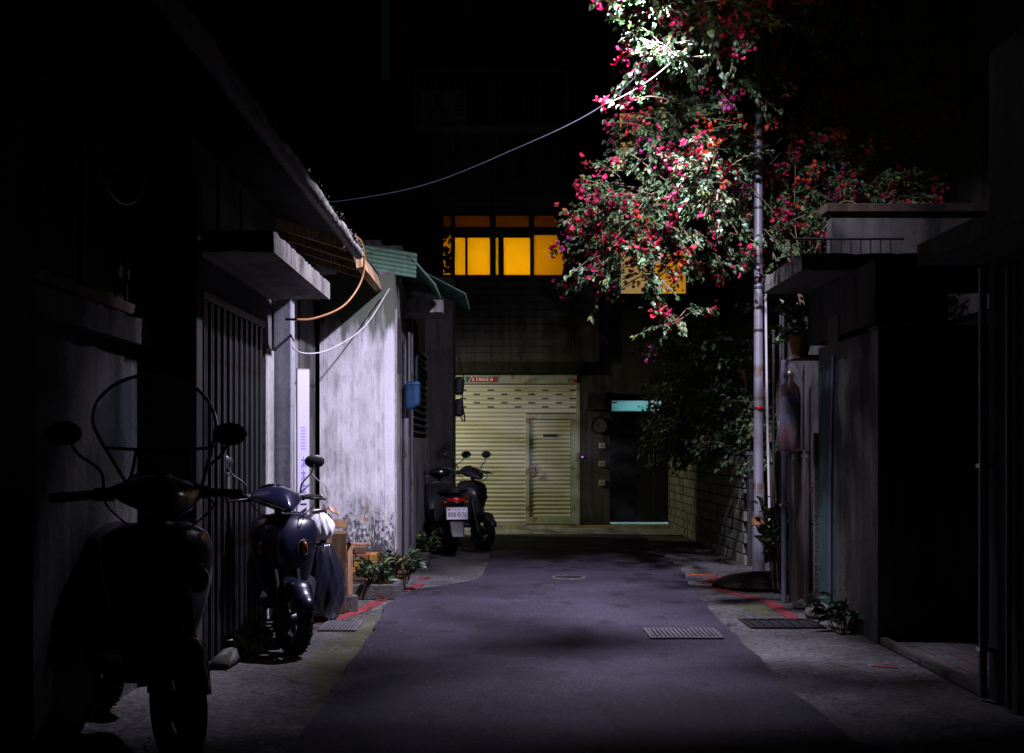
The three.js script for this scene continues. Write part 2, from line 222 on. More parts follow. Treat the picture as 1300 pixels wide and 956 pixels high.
function slab(pts, y0, y1, bevel = 0) { const s = new THREE.Shape(pts.map(([x, z]) => new THREE.Vector2(x, -z))); const g = new THREE.ExtrudeGeometry(s, { depth: y1 - y0 - bevel, bevelEnabled: bevel > 0, bevelThickness: bevel, bevelSize: bevel, bevelSegments: 1, steps: 1, curveSegments: 1 }); g.rotateX(-Math.PI / 2); g.translate(0, y0, 0); return g; }
{
  const left = new THREE.CatmullRomCurve3([[-0.93, -1.2], [-0.86, -6.29], [-0.87, -6.6], [-0.86, -7.41], [-0.888, -8.48], [-0.885, -9.42], [-0.77, -10.13], [-0.5, -10.47], [-0.26, -10.9], [-0.18, -11.87], [-0.15, -13], [-0.12, -16.6]].map(([x, z]) => V(x, 0, z)), false, 'centripetal').getPoints(60).map((p) => [p.x, p.z]);
  const right = new THREE.CatmullRomCurve3([[1.9, -16.6], [1.8, -13], [1.75, -11.7], [1.63, -10.3], [1.56, -9.1], [1.507, -7.88], [1.47, -7.05], [1.455, -6.29], [1.45, -1.2]].map(([x, z]) => V(x, 0, z)), false, 'centripetal').getPoints(50).map((p) => [p.x, p.z]);
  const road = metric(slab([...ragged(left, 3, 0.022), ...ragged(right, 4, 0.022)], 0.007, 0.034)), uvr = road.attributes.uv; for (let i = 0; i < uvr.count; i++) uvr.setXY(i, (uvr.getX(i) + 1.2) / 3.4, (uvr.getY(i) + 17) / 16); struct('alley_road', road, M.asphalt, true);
  struct('cross_street', slab([[-14, -18.72], [-14, -16.62], [14, -16.62], [14, -18.72]], 0.007, 0.02), std({ color: rgb(0.42, 0.42, 0.4), map: tGrime, bumpMap: bumpFine, bumpScale: 0.004 }));
  const strip = (pts, w) => { const c = new THREE.CatmullRomCurve3(pts.map(([x, z]) => V(x, 0, z)), false, 'centripetal'), a = [], b = [], n = pts.length * 8; for (let i = 0; i <= n; i++) { const p = c.getPoint(i / n), t = c.getTangent(i / n), q = V(-t.z, 0, t.x).multiplyScalar(w / 2); a.push([p.x + q.x, p.z + q.z]); b.unshift([p.x - q.x, p.z - q.z]); } return [...ragged(a, 7, 0.012, 0.05), ...ragged(b, 8, 0.012, 0.05)]; };
  const paint = (name, pts, w, m, y = 0.007) => struct(name, slab(strip(pts, w), y, y + 0.004), m);
  paint('red_kerb_line', [[-1.28, -8.3], [-1.107, -8.93], [-0.99, -9.66], [-0.88, -10.25], [-0.777, -10.6], [-0.75, -11.3]], 0.1, M.redPaint);
  paint('red_kerb_line', [[2.5, -11.6], [2.09, -11.3], [1.84, -10.75]], 0.12, M.redPaint);
  paint('red_kerb_line', [[1.86, -10.5], [1.95, -10.03], [2.06, -9.77], [2.13, -9.47], [2.11, -8.93], [2.1, -8.5]], 0.11, M.redPaint);
  paint('orange_paint_mark', [[1.82, -11.55], [2.05, -11.42]], 0.14, M.orangePaint);
  paint('red_paint_mark', [[2.1, -6.72], [2.22, -6.66]], 0.05, M.redPaint);
  paint('yellow_street_line', [[0.02, -18.15], [0.22, -18.15]], 0.3, M.yellowPaint, 0.021);
  paint('yellow_street_line', [[0.55, -18.1], [1.3, -18.3], [2.7, -18.32]], 0.12, M.yellowPaint, 0.021);
  paint('yellow_street_line', [[-1.6, -18.3], [-0.5, -18.28]], 0.1, M.yellowPaint, 0.021);
}

// covers and grates
function grate(name, label, cat, x, z, w, d, bars, mat, y, turn = 0) {
  const t = thing(name, label, cat, [x, y, z], turn);
  const f = 0.022; part('frame', [bx(-w / 2, w / 2, 0, 0.012, -d / 2, -d / 2 + f), bx(-w / 2, w / 2, 0, 0.012, d / 2 - f, d / 2), bx(-w / 2, -w / 2 + f, 0, 0.0125, -d / 2 + f, d / 2 - f), bx(w / 2 - f, w / 2, 0, 0.0125, -d / 2 + f, d / 2 - f)], mat, t);
  part('bed', bx(-w / 2 + f, w / 2 - f, 0, 0.003, -d / 2 + f, d / 2 - f), M.black, t);
  for (let i = 0; i < bars; i++) { const px = -w / 2 + f + (i + 0.5) * (w - 2 * f) / bars; part('bar', bx(px - 0.007, px + 0.007, 0.003, 0.011, -d / 2 + f, d / 2 - f), mat, t); }
  return t;
}
{
  const t = grate('manhole_cover', 'square chequered metal manhole cover set in the asphalt', 'manhole cover', 1.16, -7.68, 0.47, 0.4, 15, M.grateMetal, 0.0345);
  for (let j = 1; j < 8; j++) part('cross_bar', bx(-0.213, 0.213, 0.003, 0.0095, -0.2 + j * 0.05 - 0.006, -0.2 + j * 0.05 + 0.006), M.grateMetal, t);
  const c = thing('round_cover', 'small round pale ringed cover in the asphalt', 'manhole cover', [0.6, 0.0345, -11.03]);
  part('ring', new THREE.TorusGeometry(0.15, 0.016, 6, 36).rotateX(Math.PI / 2).scale(1, 0.5, 1), M.concrete, c); part('lid', cyl(0.14, 0.14, 0.006, 32).translate(0, 0.003, 0), M.darkMetal, c);
  grate('drain_grate', 'dark slotted drain grate on mossy concrete beside the scooter', 'drain', -1.13, -8.2, 0.26, 0.46, 9, M.grateMetal, 0.0065);
  grate('drain_grate', 'pale slotted drain grate below the leafy planter', 'drain', -0.66, -10.83, 0.42, 0.3, 16, M.grateMetal, 0.0065);
  grate('drain_grate', 'wide dark drain channel crossing the pavement by the board fence', 'drain', 1.95, -8.3, 0.52, 0.42, 7, M.darkMetal, 0.0065);
}

// ---------------------------------------------------------------- houses along the planter side (x < 0)
{ // rough plastered house front with the recessed wall
  const t = thing('row_house', 'dark rough-plastered house front behind the scooter with the tall windscreen', 'house', [-1.9, 0, -5]);
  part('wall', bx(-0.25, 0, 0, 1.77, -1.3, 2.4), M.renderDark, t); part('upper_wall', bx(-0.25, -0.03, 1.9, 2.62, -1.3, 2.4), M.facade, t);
  part('ledge', chip(-0.25, 0.07, 1.77, 1.9, -1.3, 2.4, 0.008, 7), M.renderDark, t); part('ledge', bx(-0.24, 0.02, 1.92, 1.98, -1.3, 2.4, 0.01), M.woodDark, t);
  part('head_beam', bx(-0.25, 0.05, 2.62, 2.76, -1.3, 2.4, 0.01), M.woodDark, t);
  part('corner_pillar', bx(-0.25, 0.2, 0, 3.2, 0.72, 1.4, 0.015), M.facade, t); part('return_wall', bx(-0.25, 0.26, 0, 2.7, -1.42, -1.3), M.facade, t);
  for (let i = 0; i < 3; i++) part('window_bar', rod([0.01, 1.98, -0.9 + i * 0.62], [0.01, 2.62, -0.9 + i * 0.62], 0.012), M.darkMetal, t);
}
const X1 = -1.69;
{ // house with canopy and column
  const t = thing('canopy_house', 'house front with a thin concrete canopy and a grey column', 'house', [X1, 0, -8.5]);
  part('wall', [bx(-0.3, -0.12, 0, 2.75, 2.1, 0.2), bx(-0.3, -0.004, 2.12, 2.75, 2.08, 0.2), bx(-0.3, -0.012, 0, 2.75, 0.198, -0.15), bx(-0.3, -0.004, 0, 2.75, -1.3, -2.1)], M.renderDark, t);
  part('gate_post', bx(-0.1, 0.03, 0, 2.12, 2.0, 2.075, 0.006), M.concretePale, t);
  part('canopy', chip(0.004, 0.44, 2.31, 2.43, 0.02, 2.08, 0.006, 3), M.concreteMid, t);
  part('white_panel', bx(-0.01, 0.012, 0.03, 1.95, 0.18, -0.12), M.whitePaint, t);
  part('column', bx(0.0, 0.13, 0, 2.75, -0.15, -0.3, 0.008), M.bluePaintGrey, t);
  part('doorway_back', bx(-0.35, -0.18, 0, 2.75, -0.3, -1.3), M.facade, t);
  part('door_panel', bx(-0.08, -0.02, 0, 2.75, -1.0, -1.3), M.whitePaint, t);
  part('lintel', bx(-0.18, 0.0, 2.35, 2.75, -0.3, -1.0), M.renderDark, t);
  for (const z of [1.0, 1.6]) part('side_window_bar', rod([0.02, 2.5, z], [0.02, 2.9, z], 0.01), M.darkMetal, t);
  part('upper_band', bx(-0.3, -0.01, 2.75, 3.0, -2.09, 2.1), M.facade, t);
}
{ // notice board with purple strokes
  const cv = document.createElement('canvas'); cv.width = 64; cv.height = 512; const g = cv.getContext('2d'); g.fillStyle = '#b4b2bc'; g.fillRect(0, 0, 64, 512);
  g.fillStyle = '#8a84c8'; for (let i = 0; i < 8; i++) g.fillRect(16, 150 + i * 8, 30, 4); g.lineWidth = 5; g.strokeStyle = '#6f68b8'; for (let i = 0; i < 3; i++) { const y = 238 + i * 34; g.beginPath(); g.moveTo(18, y); g.lineTo(46, y); g.moveTo(32, y - 10); g.lineTo(32, y + 20); g.moveTo(20, y + 20); g.lineTo(34, y + 6); g.lineTo(46, y + 20); g.stroke(); }
  g.fillStyle = '#15151c'; g.fillRect(14, 352, 36, 5); for (let i = 0; i < 6; i++) { const y = 364 + i * 24; g.beginPath(); g.moveTo(14, y + 10); g.lineTo(50, y - 2); g.lineTo(50, y + 8); g.lineTo(14, y + 20); g.fill(); }
  const tx = new THREE.CanvasTexture(cv); tx.colorSpace = THREE.SRGBColorSpace;
  const t = thing('notice_strip', 'tall narrow white notice strip with purple characters and black stripes in the doorway', 'sign', [-1.585, 0.32, -9.32], 35 * R);
  part('panel', bx(-0.055, 0.055, 0, 1.55, -0.015, 0, 0.003), M.whitePaint, t); const f = new THREE.PlaneGeometry(0.1, 1.53).translate(0, 0.775, 0.003); part('printed_face', f, std({ map: tx, roughness: 0.5 }, false), t, true);
  solo('tie_wire', tube([[-1.5, 1.05, -9.2], [-1.49, 0.98, -9.5], [-1.5, 0.93, -9.9], [-1.53, 0.86, -10.2]], 0.004), M.cableWhite, 'thin pale wire strung from the notice strip to the grey door', 'wire');
}
{ // accordion gate: each upright a slat
  const t = thing('folding_gate', 'folding metal gate of narrow upright slats under the concrete canopy', 'gate', [X1 + 0.0, 0.04, -6.52]);
  const n = 22, L = 1.66, slatG = [0, 1].map((k) => { const w = L / n * 0.62, s = new THREE.Shape(); s.moveTo(0, -w / 2); s.lineTo(0.03 - k * 0.008, -w / 4); s.lineTo(0.03 - k * 0.008, w / 4); s.lineTo(0, w / 2); s.lineTo(-0.008, w / 2); s.lineTo(-0.008, -w / 2); const g = new THREE.ExtrudeGeometry(s, { depth: 2.03, bevelEnabled: false }); g.rotateX(-Math.PI / 2); return metric(g); });
  for (let i = 0; i < n; i++) { const m = part('slat', slatG[i % 2], M.gateMetal, t, true); m.position.set(0, 0, -(i + 0.5) * L / n); }
  part('top_rail', bx(-0.03, 0.035, 2.035, 2.08, -L, 0, 0.004), M.darkMetal, t); part('bottom_rail', bx(-0.03, 0.035, -0.03, 0.0, -L, 0, 0.004), M.darkMetal, t); part('lock_plate', bx(0.031, 0.043, 0.9, 1.06, -0.58, -0.52, 0.004), M.steel, t);
}
{ // broken concrete foot at the gate
  solo('rubble_block', loft([0, 0.05, 0.1].map((y, i) => ring(11, 3, (c, s) => V(-1.6 + (c * (0.07 - i * 0.018)) * (1 + 0.3 * Math.sin(i * 3 + s * 9)) + i * 0.01, y * 0.8 + 0.007, -6.75 + s * (0.2 - i * 0.04) * (1 + 0.2 * Math.sin(c * 7 + i)))))), M.concrete, 'broken lump of pale concrete at the foot of the folding gate', 'concrete lump');
}
// the long tin roof along the houses
{
  const t = thing('tin_roof', 'long rusty corrugated roof with a ragged eave over the house fronts', 'roof', [-1.15, 2.735, -4]);
  for (let i = 0; i < 8; i++) { const g = wavy(0, 0.86, 2.2, 11, 0.012); g.rotateY(Math.PI / 2); g.translate(-1.1, 0, 0); g.rotateZ(-0.3); const m = part('roof_sheet', xf(g, 0.03, 0.05 + (i % 2) * 0.005, -0.35 - i * 0.85), M.oldSheet, t); }
  { const rs = [], rq = rng(71); for (let k = 0; k <= 110; k++) { const n1 = fbm(k / 110, 0.3, 24, 4, 3, 77) - 0.5; rs.push(ring(10, 2, (c, s) => V(0.03 + c * (0.045 + 0.02 * n1) + (rq() - 0.5) * 0.008, s * (0.036 + 0.03 * n1) + 0.02 * n1 + (rq() - 0.5) * 0.009, 0.3 - k / 110 * 5.4))); } part('gutter', loft(rs), M.concreteMid, t); }
  part('end_board', xf(bx(-0.03, 0.03, -0.11, 0.03, -0.8, 0.8, 0.006), 0.0, 0.02, -6.0, 0, 0, 0.25), M.wood, t);
  for (let i = 0; i < 4; i++) part('rafter', xf(bx(-1.0, 0.0, -0.05, 0.03, -0.03, 0.03, 0.004), 0, 0.02, -4.75 - i * 0.55, 0, 0, -0.3), M.wood, t);
  for (let i = 0; i < 6; i++) part('soffit_board', xf(bx(-1.0, -0.05, 0.032, 0.046, -0.075, 0.075, 0.003), 0, 0.02, -5.55 - i * 0.16, 0, 0, -0.3), i % 2 ? M.wood : M.woodGrey, t);
  const r = rng(17), cr = []; for (let i = 0; i < 150; i++) { const z = 0.2 - r() * 5.3, s = 0.005 + r() * r() * 0.022; cr.push(xf(new THREE.TetrahedronGeometry(s, 0), 0.045 + r() * 0.03, 0.03 + r() * 0.04, z, r() * 6, r() * 6, r() * 6)); }
  const c = part('leaf_litter', cr, M.concrete, t); c.userData.kind = 'stuff';
}
{ // end-wall house with the green awning
  const t = thing('plastered_house', 'house with a tall pale stained end wall facing down the alley', 'house', [-1.32, 0, -10.6]);
  const w = new THREE.BoxGeometry(0.67, 2.8, 0.14).translate(0, 1.4, -0.07); part('end_wall', w, M.endWall, t, true);
  part('side_wall', bx(0.15, 0.322, 0, 2.85, -0.141, -1.4), M.render, t);
  part('corner_strip', bx(0.333, 0.35, 0.02, 2.5, -0.05, -0.13, 0.004), M.whitePaint, t);
  const f = part('window', bx(0.322, 0.332, 1.95, 2.42, -0.2, -0.5), M.glassDark, t); for (let i = 0; i < 4; i++) part('bar', rod([0.35, 1.93, -0.22 - i * 0.085], [0.35, 2.44, -0.22 - i * 0.085], 0.007), M.darkMetal, f);
  part('drain_pipe', [rod([0.36, 0.03, -0.95], [0.36, 2.3, -0.95], 0.028, 12)], M.poleMetal, t); part('back_wall', bx(-0.6, 0.15, 2.2, 3.2, -0.5, -1.4), M.facade, t);
}
{ // green corrugated awning, bent sheets
  const t = thing('green_awning', 'pale green corrugated awning with curling sheets above the plastered wall', 'awning', [-1.05, 2.9, -11]);
  const a = wavy(0, 0.3, 0.52, 6, 0.015); a.rotateY(Math.PI / 2 - 0.0); part('awning_sheet', xf(a, -0.01, 0.06, 0.16, 1.0, 0.0, -0.24), M.greenSheet, t);
  const s = (w, d, x, y, z, rx, ry, rz) => { const g = wavy(0, w, d, Math.round(w / 0.06), 0.011); g.rotateY(Math.PI / 2); return xf(g, x, y, z, rx, ry, rz); };
  part('awning_sheet', s(1.0, 0.34, 0.3, -0.02, -0.4, 0, 0, -0.85), M.greenSheet, t);
  part('awning_sheet', s(1.3, 0.46, 0.46, 0.0, -1.55, 0, 0, -0.48), M.greenSheet, t);
  part('awning_sheet', s(1.3, 0.6, 0.0, 0.12, -1.55, 0, 0, -0.2), M.greenSheet, t);
  part('awning_rail', rod([-0.1, -0.03, -0.2], [0.14, -0.03, -2.1], 0.012), M.darkMetal, t);
}
{ // next house: canopy slab, louvred shutter, boarded plaster
  const t = thing('louvre_house', 'narrow house with a small pale door canopy and a louvred shutter', 'house', [-0.98, 0, -12]);
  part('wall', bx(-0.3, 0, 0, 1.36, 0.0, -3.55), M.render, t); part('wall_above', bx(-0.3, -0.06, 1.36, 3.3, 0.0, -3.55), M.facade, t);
  part('door_canopy', chip(-0.1, 0.36, 2.62, 2.75, -0.62, 0.0, 0.007, 5), M.concretePale, t);
  for (const z of [-0.75, -3.0]) part('shutter_frame', bx(-0.058, 0.0, 1.37, 2.45, z, z - 0.05), M.woodDark, t);
  for (let i = 0; i < 13; i++) part('louvre', xf(bx(-0.05, 0.03, -0.006, 0.006, -1.1, 1.1), -0.02, 1.43 + i * 0.08, -1.9, 0, 0, -0.7), M.tealSheet, t);
  part('cable_conduit', rod([0.02, 0.05, -0.3], [0.02, 2.6, -0.3], 0.014), M.poleMetal, t); part('blue_conduit', rod([0.02, 1.9, -0.9], [0.02, 2.6, -0.9], 0.02), M.tealSheet, t);
  part('step', bx(0.004, 0.2, 0, 0.14, 0.05, -0.5, 0.012), M.concrete, t);
}
{
  const t = thing('meter_box', 'bright blue metal box hung on the wall past the plastered corner', 'meter box', [-0.955, 1.62, -11.5]);
  part('case', loft([0, 0.06, 0.24, 0.27].map((y, i) => ring(12, 7, (c, s) => V(0.07 + c * [0.035, 0.07, 0.07, 0.064][i] - [0.03, 0, 0, 0][i], y, s * 0.075)))), M.blueBox, t); part('lid_rim', bx(-0.005, 0.145, 0.235, 0.245, -0.079, 0.079, 0.003), M.blueBox, t); part('conduit', rod([0.03, 0.27, 0], [0.03, 0.75, 0], 0.014), M.poleMetal, t);
}
{ // corner building of the cross street
  const t = thing('corner_building', 'black corner building where the alley meets the lit cross street', 'building', [-0.68, 0, -15.6]);
  part('wall', bx(-3.2, 0, 0, 3.5, 0, -1.0), M.facade, t); part('plinth', bx(-0.3, 0.02, 0, 0.3, 0.02, -1.02, 0.01), M.facadeTrim, t);
  for (let i = 0; i < 2; i++) part('junction_box', loft([0, 0.03, 0.2, 0.24].map((y, k) => ring(12, 4, (c, s) => V(0.055 + c * [0.04, 0.06, 0.06, 0.04][k], 1.68 + i * 0.3 + y, -0.8 + s * 0.08)))), M.black, t);
  part('junction_cable', tube([[0.08, 1.66, -0.8], [0.13, 1.6, -0.78], [0.1, 1.92, -0.75], [0.12, 2.2, -0.8], [0.02, 2.6, -0.8]], 0.01), M.black, t);
  part('added_canopy', bx(-3.2, -0.1, 2.86, 2.95, -1.002, -2.0, 0.01), M.facadeTrim, t);  // unseen canopy, added above the corner lamp to block its upward light
}
{ // lamp round the corner, under the added canopy
  const t = thing('corner_lamp', 'warm lamp under an added canopy round the corner in the cross street', 'lamp', [-2.75, 2.86, -17.25]);
  part('bracket', [rod([0, 0, 0], [0, -0.06, 0], 0.012), cyl(0.05, 0.05, 0.012, 16).translate(0, -0.006, 0)], M.darkMetal, t);
  part('lamp_hood', new THREE.LatheGeometry([[0.02, -0.05], [0.06, -0.06], [0.13, -0.12], [0.135, -0.13]].map(([x, y]) => new THREE.Vector2(x, y)), 24), M.darkMetal, t);
  part('bulb', ball(0.035, 0.05, 0.035, 0, -0.14, 0, 16), glow(1, 0.93, 0.5, 4), t);
}
{ // taller blocks behind the tin roof
  const t = thing('rear_block', 'dark brown rear block with three narrow window strips above the tin roof', 'building', [-2.6, 0, -20]);
  part('wall', bx(-6, 0.38, 0, 11, -1.5, 0), M.facade, t); part('brown_wall', bx(0.1, 0.8, 3.2, 7.4, 0.003, 0.25), M.renderBrown, t);
  for (const [x, y] of [[-1.15, 6.2], [-0.5, 6.2], [-0.12, 6.2], [-1.15, 5.3], [-0.5, 5.3], [-0.12, 5.3]]) { const w = part('window', bx(x - 0.06, x + 0.06, y, y + 0.5, 0.002, 0.02), M.glassDark, t); part('frame', [bx(x - 0.08, x - 0.06, y - 0.02, y + 0.52, 0, 0.04), bx(x + 0.06, x + 0.08, y - 0.02, y + 0.52, 0, 0.04)], M.facadeTrim, w); }
  part('lower_roof', xf(wavy(0, 1.8, 1.6, 20, 0.012), 0.4, 3.55, 2.2, 0.3, 0, 0), M.oldSheet, t);
}

// ---------------------------------------------------------------- the facade across the street
const FZ = -18.75, at = (px, py) => [px, py];
{
  const t = thing('apartment_building', 'dark apartment building with glowing amber windows over the roller shutter', 'building', [0, 0, FZ]);
  const holes = [[-1.6, 1.2, 0, 2.56], [-1.02, 1.02, 3.95, 5.0], [1.68, 2.75, 0, 2.1], [1.8, 2.95, 3.66, 4.4], [1.8, 2.9, 5.9, 6.62]];
  const sh = new THREE.Shape([[-1.82, 0], [7, 0], [7, 12], [-1.82, 12]].map(([x, y]) => new THREE.Vector2(x, y)));
  for (const [a, b, c, d] of holes) sh.holes.push(new THREE.Path([[a, c], [a, d], [b, d], [b, c]].map(([x, y]) => new THREE.Vector2(x, y + (c === 0 && y === 0 ? 0.001 : 0)))));
  part('wall', new THREE.ExtrudeGeometry(sh, { depth: 0.3, bevelEnabled: false }).translate(0, 0, -0.3), M.tileWall, t);
  part('pier', bx(1.08, 1.5, 2.6, 12, 0.002, 0.12), M.tileWall, t); part('pier', bx(-1.75, -1.4, 2.6, 12, 0.002, 0.12), M.tileWall, t);
  for (let i = 0; i < 11; i++) part('cladding_board', bx(-1.39, 1.07, 2.64 + i * 0.115, 2.735 + i * 0.115, 0.002, 0.018 + (i % 3) * 0.003, 0.004), M.tileTrim, t);
  for (let i = 0; i < 14; i++) part('cladding_board', bx(-1.39, 1.07, 7.3 + i * 0.115, 7.395 + i * 0.115, 0.002, 0.018 + (i % 3) * 0.003, 0.004), M.tileTrim, t);
  part('string_course', bx(-1.39, 1.07, 5.1, 5.2, 0.002, 0.1, 0.01), M.tileTrim, t); part('string_course', bx(-1.39, 1.07, 7.16, 7.26, 0.002, 0.1, 0.01), M.tileTrim, t);
  part('shop_lintel', bx(-1.6, 1.24, 2.42, 2.6, 0.002, 0.16, 0.01), std({ color: rgb(0.045, 0.05, 0.035), map: tGrime }), t);
  part('interior_back', bx(-1.8, 7, 0, 12, -1.5, -1.4), M.black, t);
  // amber windows
  const amberLow = glow(1.0, 0.43, 0.025, 0.55, tFold), cream = glow(1.0, 0.6, 0.2, 0.42, tFrost), pale = glow(0.85, 0.8, 0.7, 0.16, tFrost);
  const cloth = (r, g, b) => std({ color: rgb(r, g, b), roughness: 1, transmission: 0.5, thickness: 0, bumpMap: tFrost, bumpScale: 0.002 }); const blind = cloth(0.97, 0.74, 0.06), blindB = cloth(0.85, 0.6, 0.05), blindDim = cloth(0.3, 0.17, 0.02);
  part('room', [bx(-1.2, 1.2, 3.8, 3.84, -1.0, -0.301), bx(-1.2, 1.2, 5.14, 5.18, -1.0, -0.301), bx(-1.24, -1.2, 3.8, 5.18, -1.0, -0.301), bx(1.2, 1.24, 3.8, 5.18, -1.0, -0.301), bx(-1.24, 1.24, 3.8, 5.18, -1.04, -1.0)], std({ color: rgb(0.6, 0.5, 0.36), roughness: 0.9 }), t);
  for (const [x, y, e] of [[-0.45, 4.2, 1.3], [0.3, 4.15, 1.5]]) { part('room_lamp', ball(0.06, 0.06, 0.06, x, y, -0.75, 14), glow(1, 0.85, 0.6, 6), t); const l = new THREE.PointLight(new THREE.Color(1, 0.88, 0.55), e, 0, 2); l.position.set(x, y, FZ - 0.75); l.shadow.radius = 3; l.castShadow = true; scene.add(l); }
  part('window_frame', [bx(-1.02, 1.02, 4.95, 5.0, -0.16, -0.1), bx(-1.02, 1.02, 3.95, 4.0, -0.16, -0.1), bx(-1.02, -0.97, 4.0, 4.95, -0.16, -0.1), bx(0.97, 1.02, 4.0, 4.95, -0.16, -0.1), bx(-0.82, 0.45, 4.6, 4.64, -0.16, -0.1), bx(-0.09, -0.01, 4.0, 4.6, -0.16, -0.1), bx(0.415, 0.475, 4.0, 4.64, -0.161, -0.101), bx(0.395, 0.475, 4.76, 4.95, -0.161, -0.101), bx(-0.225, -0.135, 4.0, 4.95, -0.161, -0.101), bx(-0.845, -0.785, 4.0, 4.95, -0.161, -0.101)], M.black, t);
  const win = (x0, x1, y0, y1, m, label) => { const w = part('window', bx(x0, x1, y0, y1, -0.13, -0.12), m, t); if (label) w.userData.label = label; return w; };
  for (const [a, b] of [[-0.97, -0.84], [-0.79, -0.22], [-0.14, 0.4], [0.47, 0.97]]) { const w = win(a, b, 4.76, 4.95, blindDim, 'dim orange transom pane'); part('frame', [bx(a - 0.03, a, 4.73, 4.98, -0.14, -0.08), bx(b, b + 0.03, 4.73, 4.98, -0.14, -0.08)], M.black, w); }
  for (const [a, b] of [[-0.97, -0.84], [-0.8, -0.62], [-0.585, -0.22], [-0.14, -0.09], [-0.01, 0.42], [0.47, 0.97]]) { const w = win(a, b, 4.0, b < 0.45 && a > -0.82 ? 4.6 : 4.64, a > 0.4 || a < -0.9 ? blindB : blind, 'glowing amber frosted pane'); part('frame', [bx(a - 0.022, a, 3.98, 4.66, -0.14, -0.09), bx(b, b + 0.022, 3.98, 4.66, -0.14, -0.09), bx(a - 0.02, b + 0.02, 3.96, 4.0, -0.14, -0.088)], M.black, w); }
  part('window_rail', bx(-1.02, 1.02, 4.64, 4.76, -0.14, -0.06), M.black, t); part('window_post', bx(-0.2, -0.16, 3.95, 5.0, -0.142, -0.04), M.black, t); part('window_sill', bx(-1.06, 1.06, 3.9, 3.95, -0.28, 0.06, 0.008), M.tileTrim, t);
  { const s = new THREE.Shape([[0.92, 3.96], [1.02, 3.96], [1.02, 4.64], [0.84, 4.64], [0.9, 4.45], [0.97, 4.25]].map(([x, y]) => new THREE.Vector2(x, y))); part('curtain', new THREE.ExtrudeGeometry(s, { depth: 0.02, bevelEnabled: false }).translate(0, 0, -0.115), M.black, t); const s2 = new THREE.Shape([[0.9, 4.76], [1.02, 4.76], [1.02, 4.98], [0.78, 4.98]].map(([x, y]) => new THREE.Vector2(x, y))); part('curtain', new THREE.ExtrudeGeometry(s2, { depth: 0.02, bevelEnabled: false }).translate(0, 0, -0.115), M.black, t); }
  { const r = rng(77), gs = []; for (let i = 0; i < 46; i++) gs.push(xf(new THREE.TetrahedronGeometry(0.02 + r() * 0.05).scale(1, 1.3, 0.4), -1.0 + r() * 0.17, 4.02 + r() * 0.62, 0.02, r(), r(), r() * 6)); const d = part('dried_creeper', gs, M.black, t); d.userData.kind = 'stuff'; }
  const small = (a, b, y0, y1, m, label) => { const w = win(a, b, y0, y1, m, label); part('frame', [bx(a - 0.04, a, y0 - 0.04, y1 + 0.04, -0.14, -0.06), bx(b, b + 0.04, y0 - 0.04, y1 + 0.04, -0.14, -0.06), bx(a, b, y0 - 0.04, y0, -0.14, -0.06), bx(a, b, y1, y1 + 0.04, -0.14, -0.06)], M.black, w); };
  small(1.86, 2.3, 3.7, 4.36, cream, 'cream lit pane behind the flowers'); small(2.38, 2.9, 3.7, 4.36, amberLow, 'amber lit pane behind the flowers');
  small(1.84, 2.2, 5.95, 6.58, cream, 'cream lit upper pane behind the flowers'); small(2.3, 2.74, 5.95, 6.58, pale, 'pale dim upper pane behind the flowers');
  for (const [x, y, w, h, c, e] of [[0, 4.35, 1.9, 0.6, rgb(1, 0.45, 0.03), 0.25], [2.35, 4.03, 1.0, 0.6, rgb(1, 0.6, 0.2), 0.2], [2.3, 6.26, 0.9, 0.6, rgb(1, 0.7, 0.4), 0.1]]) { const l = new THREE.RectAreaLight(c, e, w, h); l.position.set(x, y, FZ + 0.03); l.lookAt(x, y, 0); scene.add(l); }
  // doorway with fanlight
  part('door', bx(1.69, 2.385, 0.055, 1.83, -0.2, -0.15, 0.006), M.black, t); const d2 = part('door', bx(2.39, 2.745, 0.055, 1.83, -0.2, -0.15, 0.006), M.black, t);
  for (const x of [2.32, 2.45]) part('handle', rod([x, 0.95, -0.12], [x, 1.14, -0.12], 0.008), M.steel, t);
  part('hall', [bx(1.66, 2.77, 0.004, 0.022, -1.2, -0.14), bx(1.62, 1.66, 0.004, 2.2, -1.2, -0.301), bx(2.77, 2.81, 0.004, 2.2, -1.2, -0.301), bx(1.62, 2.81, 2.2, 2.24, -1.2, -0.301), bx(1.62, 2.81, 0.004, 2.24, -1.24, -1.2)], std({ color: rgb(0.6, 0.64, 0.64), roughness: 0.9 }), t);
  part('hall_lamp', ball(0.06, 0.03, 0.06, 2.25, 2.1, -0.7, 14), glow(0.7, 0.95, 1.0, 4), t); { const l = new THREE.PointLight(new THREE.Color(0.6, 0.94, 1.0), 1.3, 0, 2); l.position.set(2.25, 2.1, FZ - 0.7); l.shadow.radius = 2; l.castShadow = true; scene.add(l); }
  part('fanlight', bx(1.72, 2.31, 1.83, 2.0, -0.19, -0.17), cloth(0.6, 0.8, 0.8), t); part('fanlight', bx(2.34, 2.52, 1.83, 2.0, -0.19, -0.17), cloth(0.85, 0.88, 0.95), t);
  part('door_head', bx(1.68, 2.75, 2.0, 2.1, -0.22, -0.1), M.black, t); part('door_post', bx(2.31, 2.34, 1.83, 2.0, -0.2, -0.14), M.black, t); part('door_post', bx(2.52, 2.75, 1.83, 2.0, -0.2, -0.14), M.black, t); part('door_post', bx(1.68, 1.72, 1.83, 2.0, -0.2, -0.14), M.black, t);
}
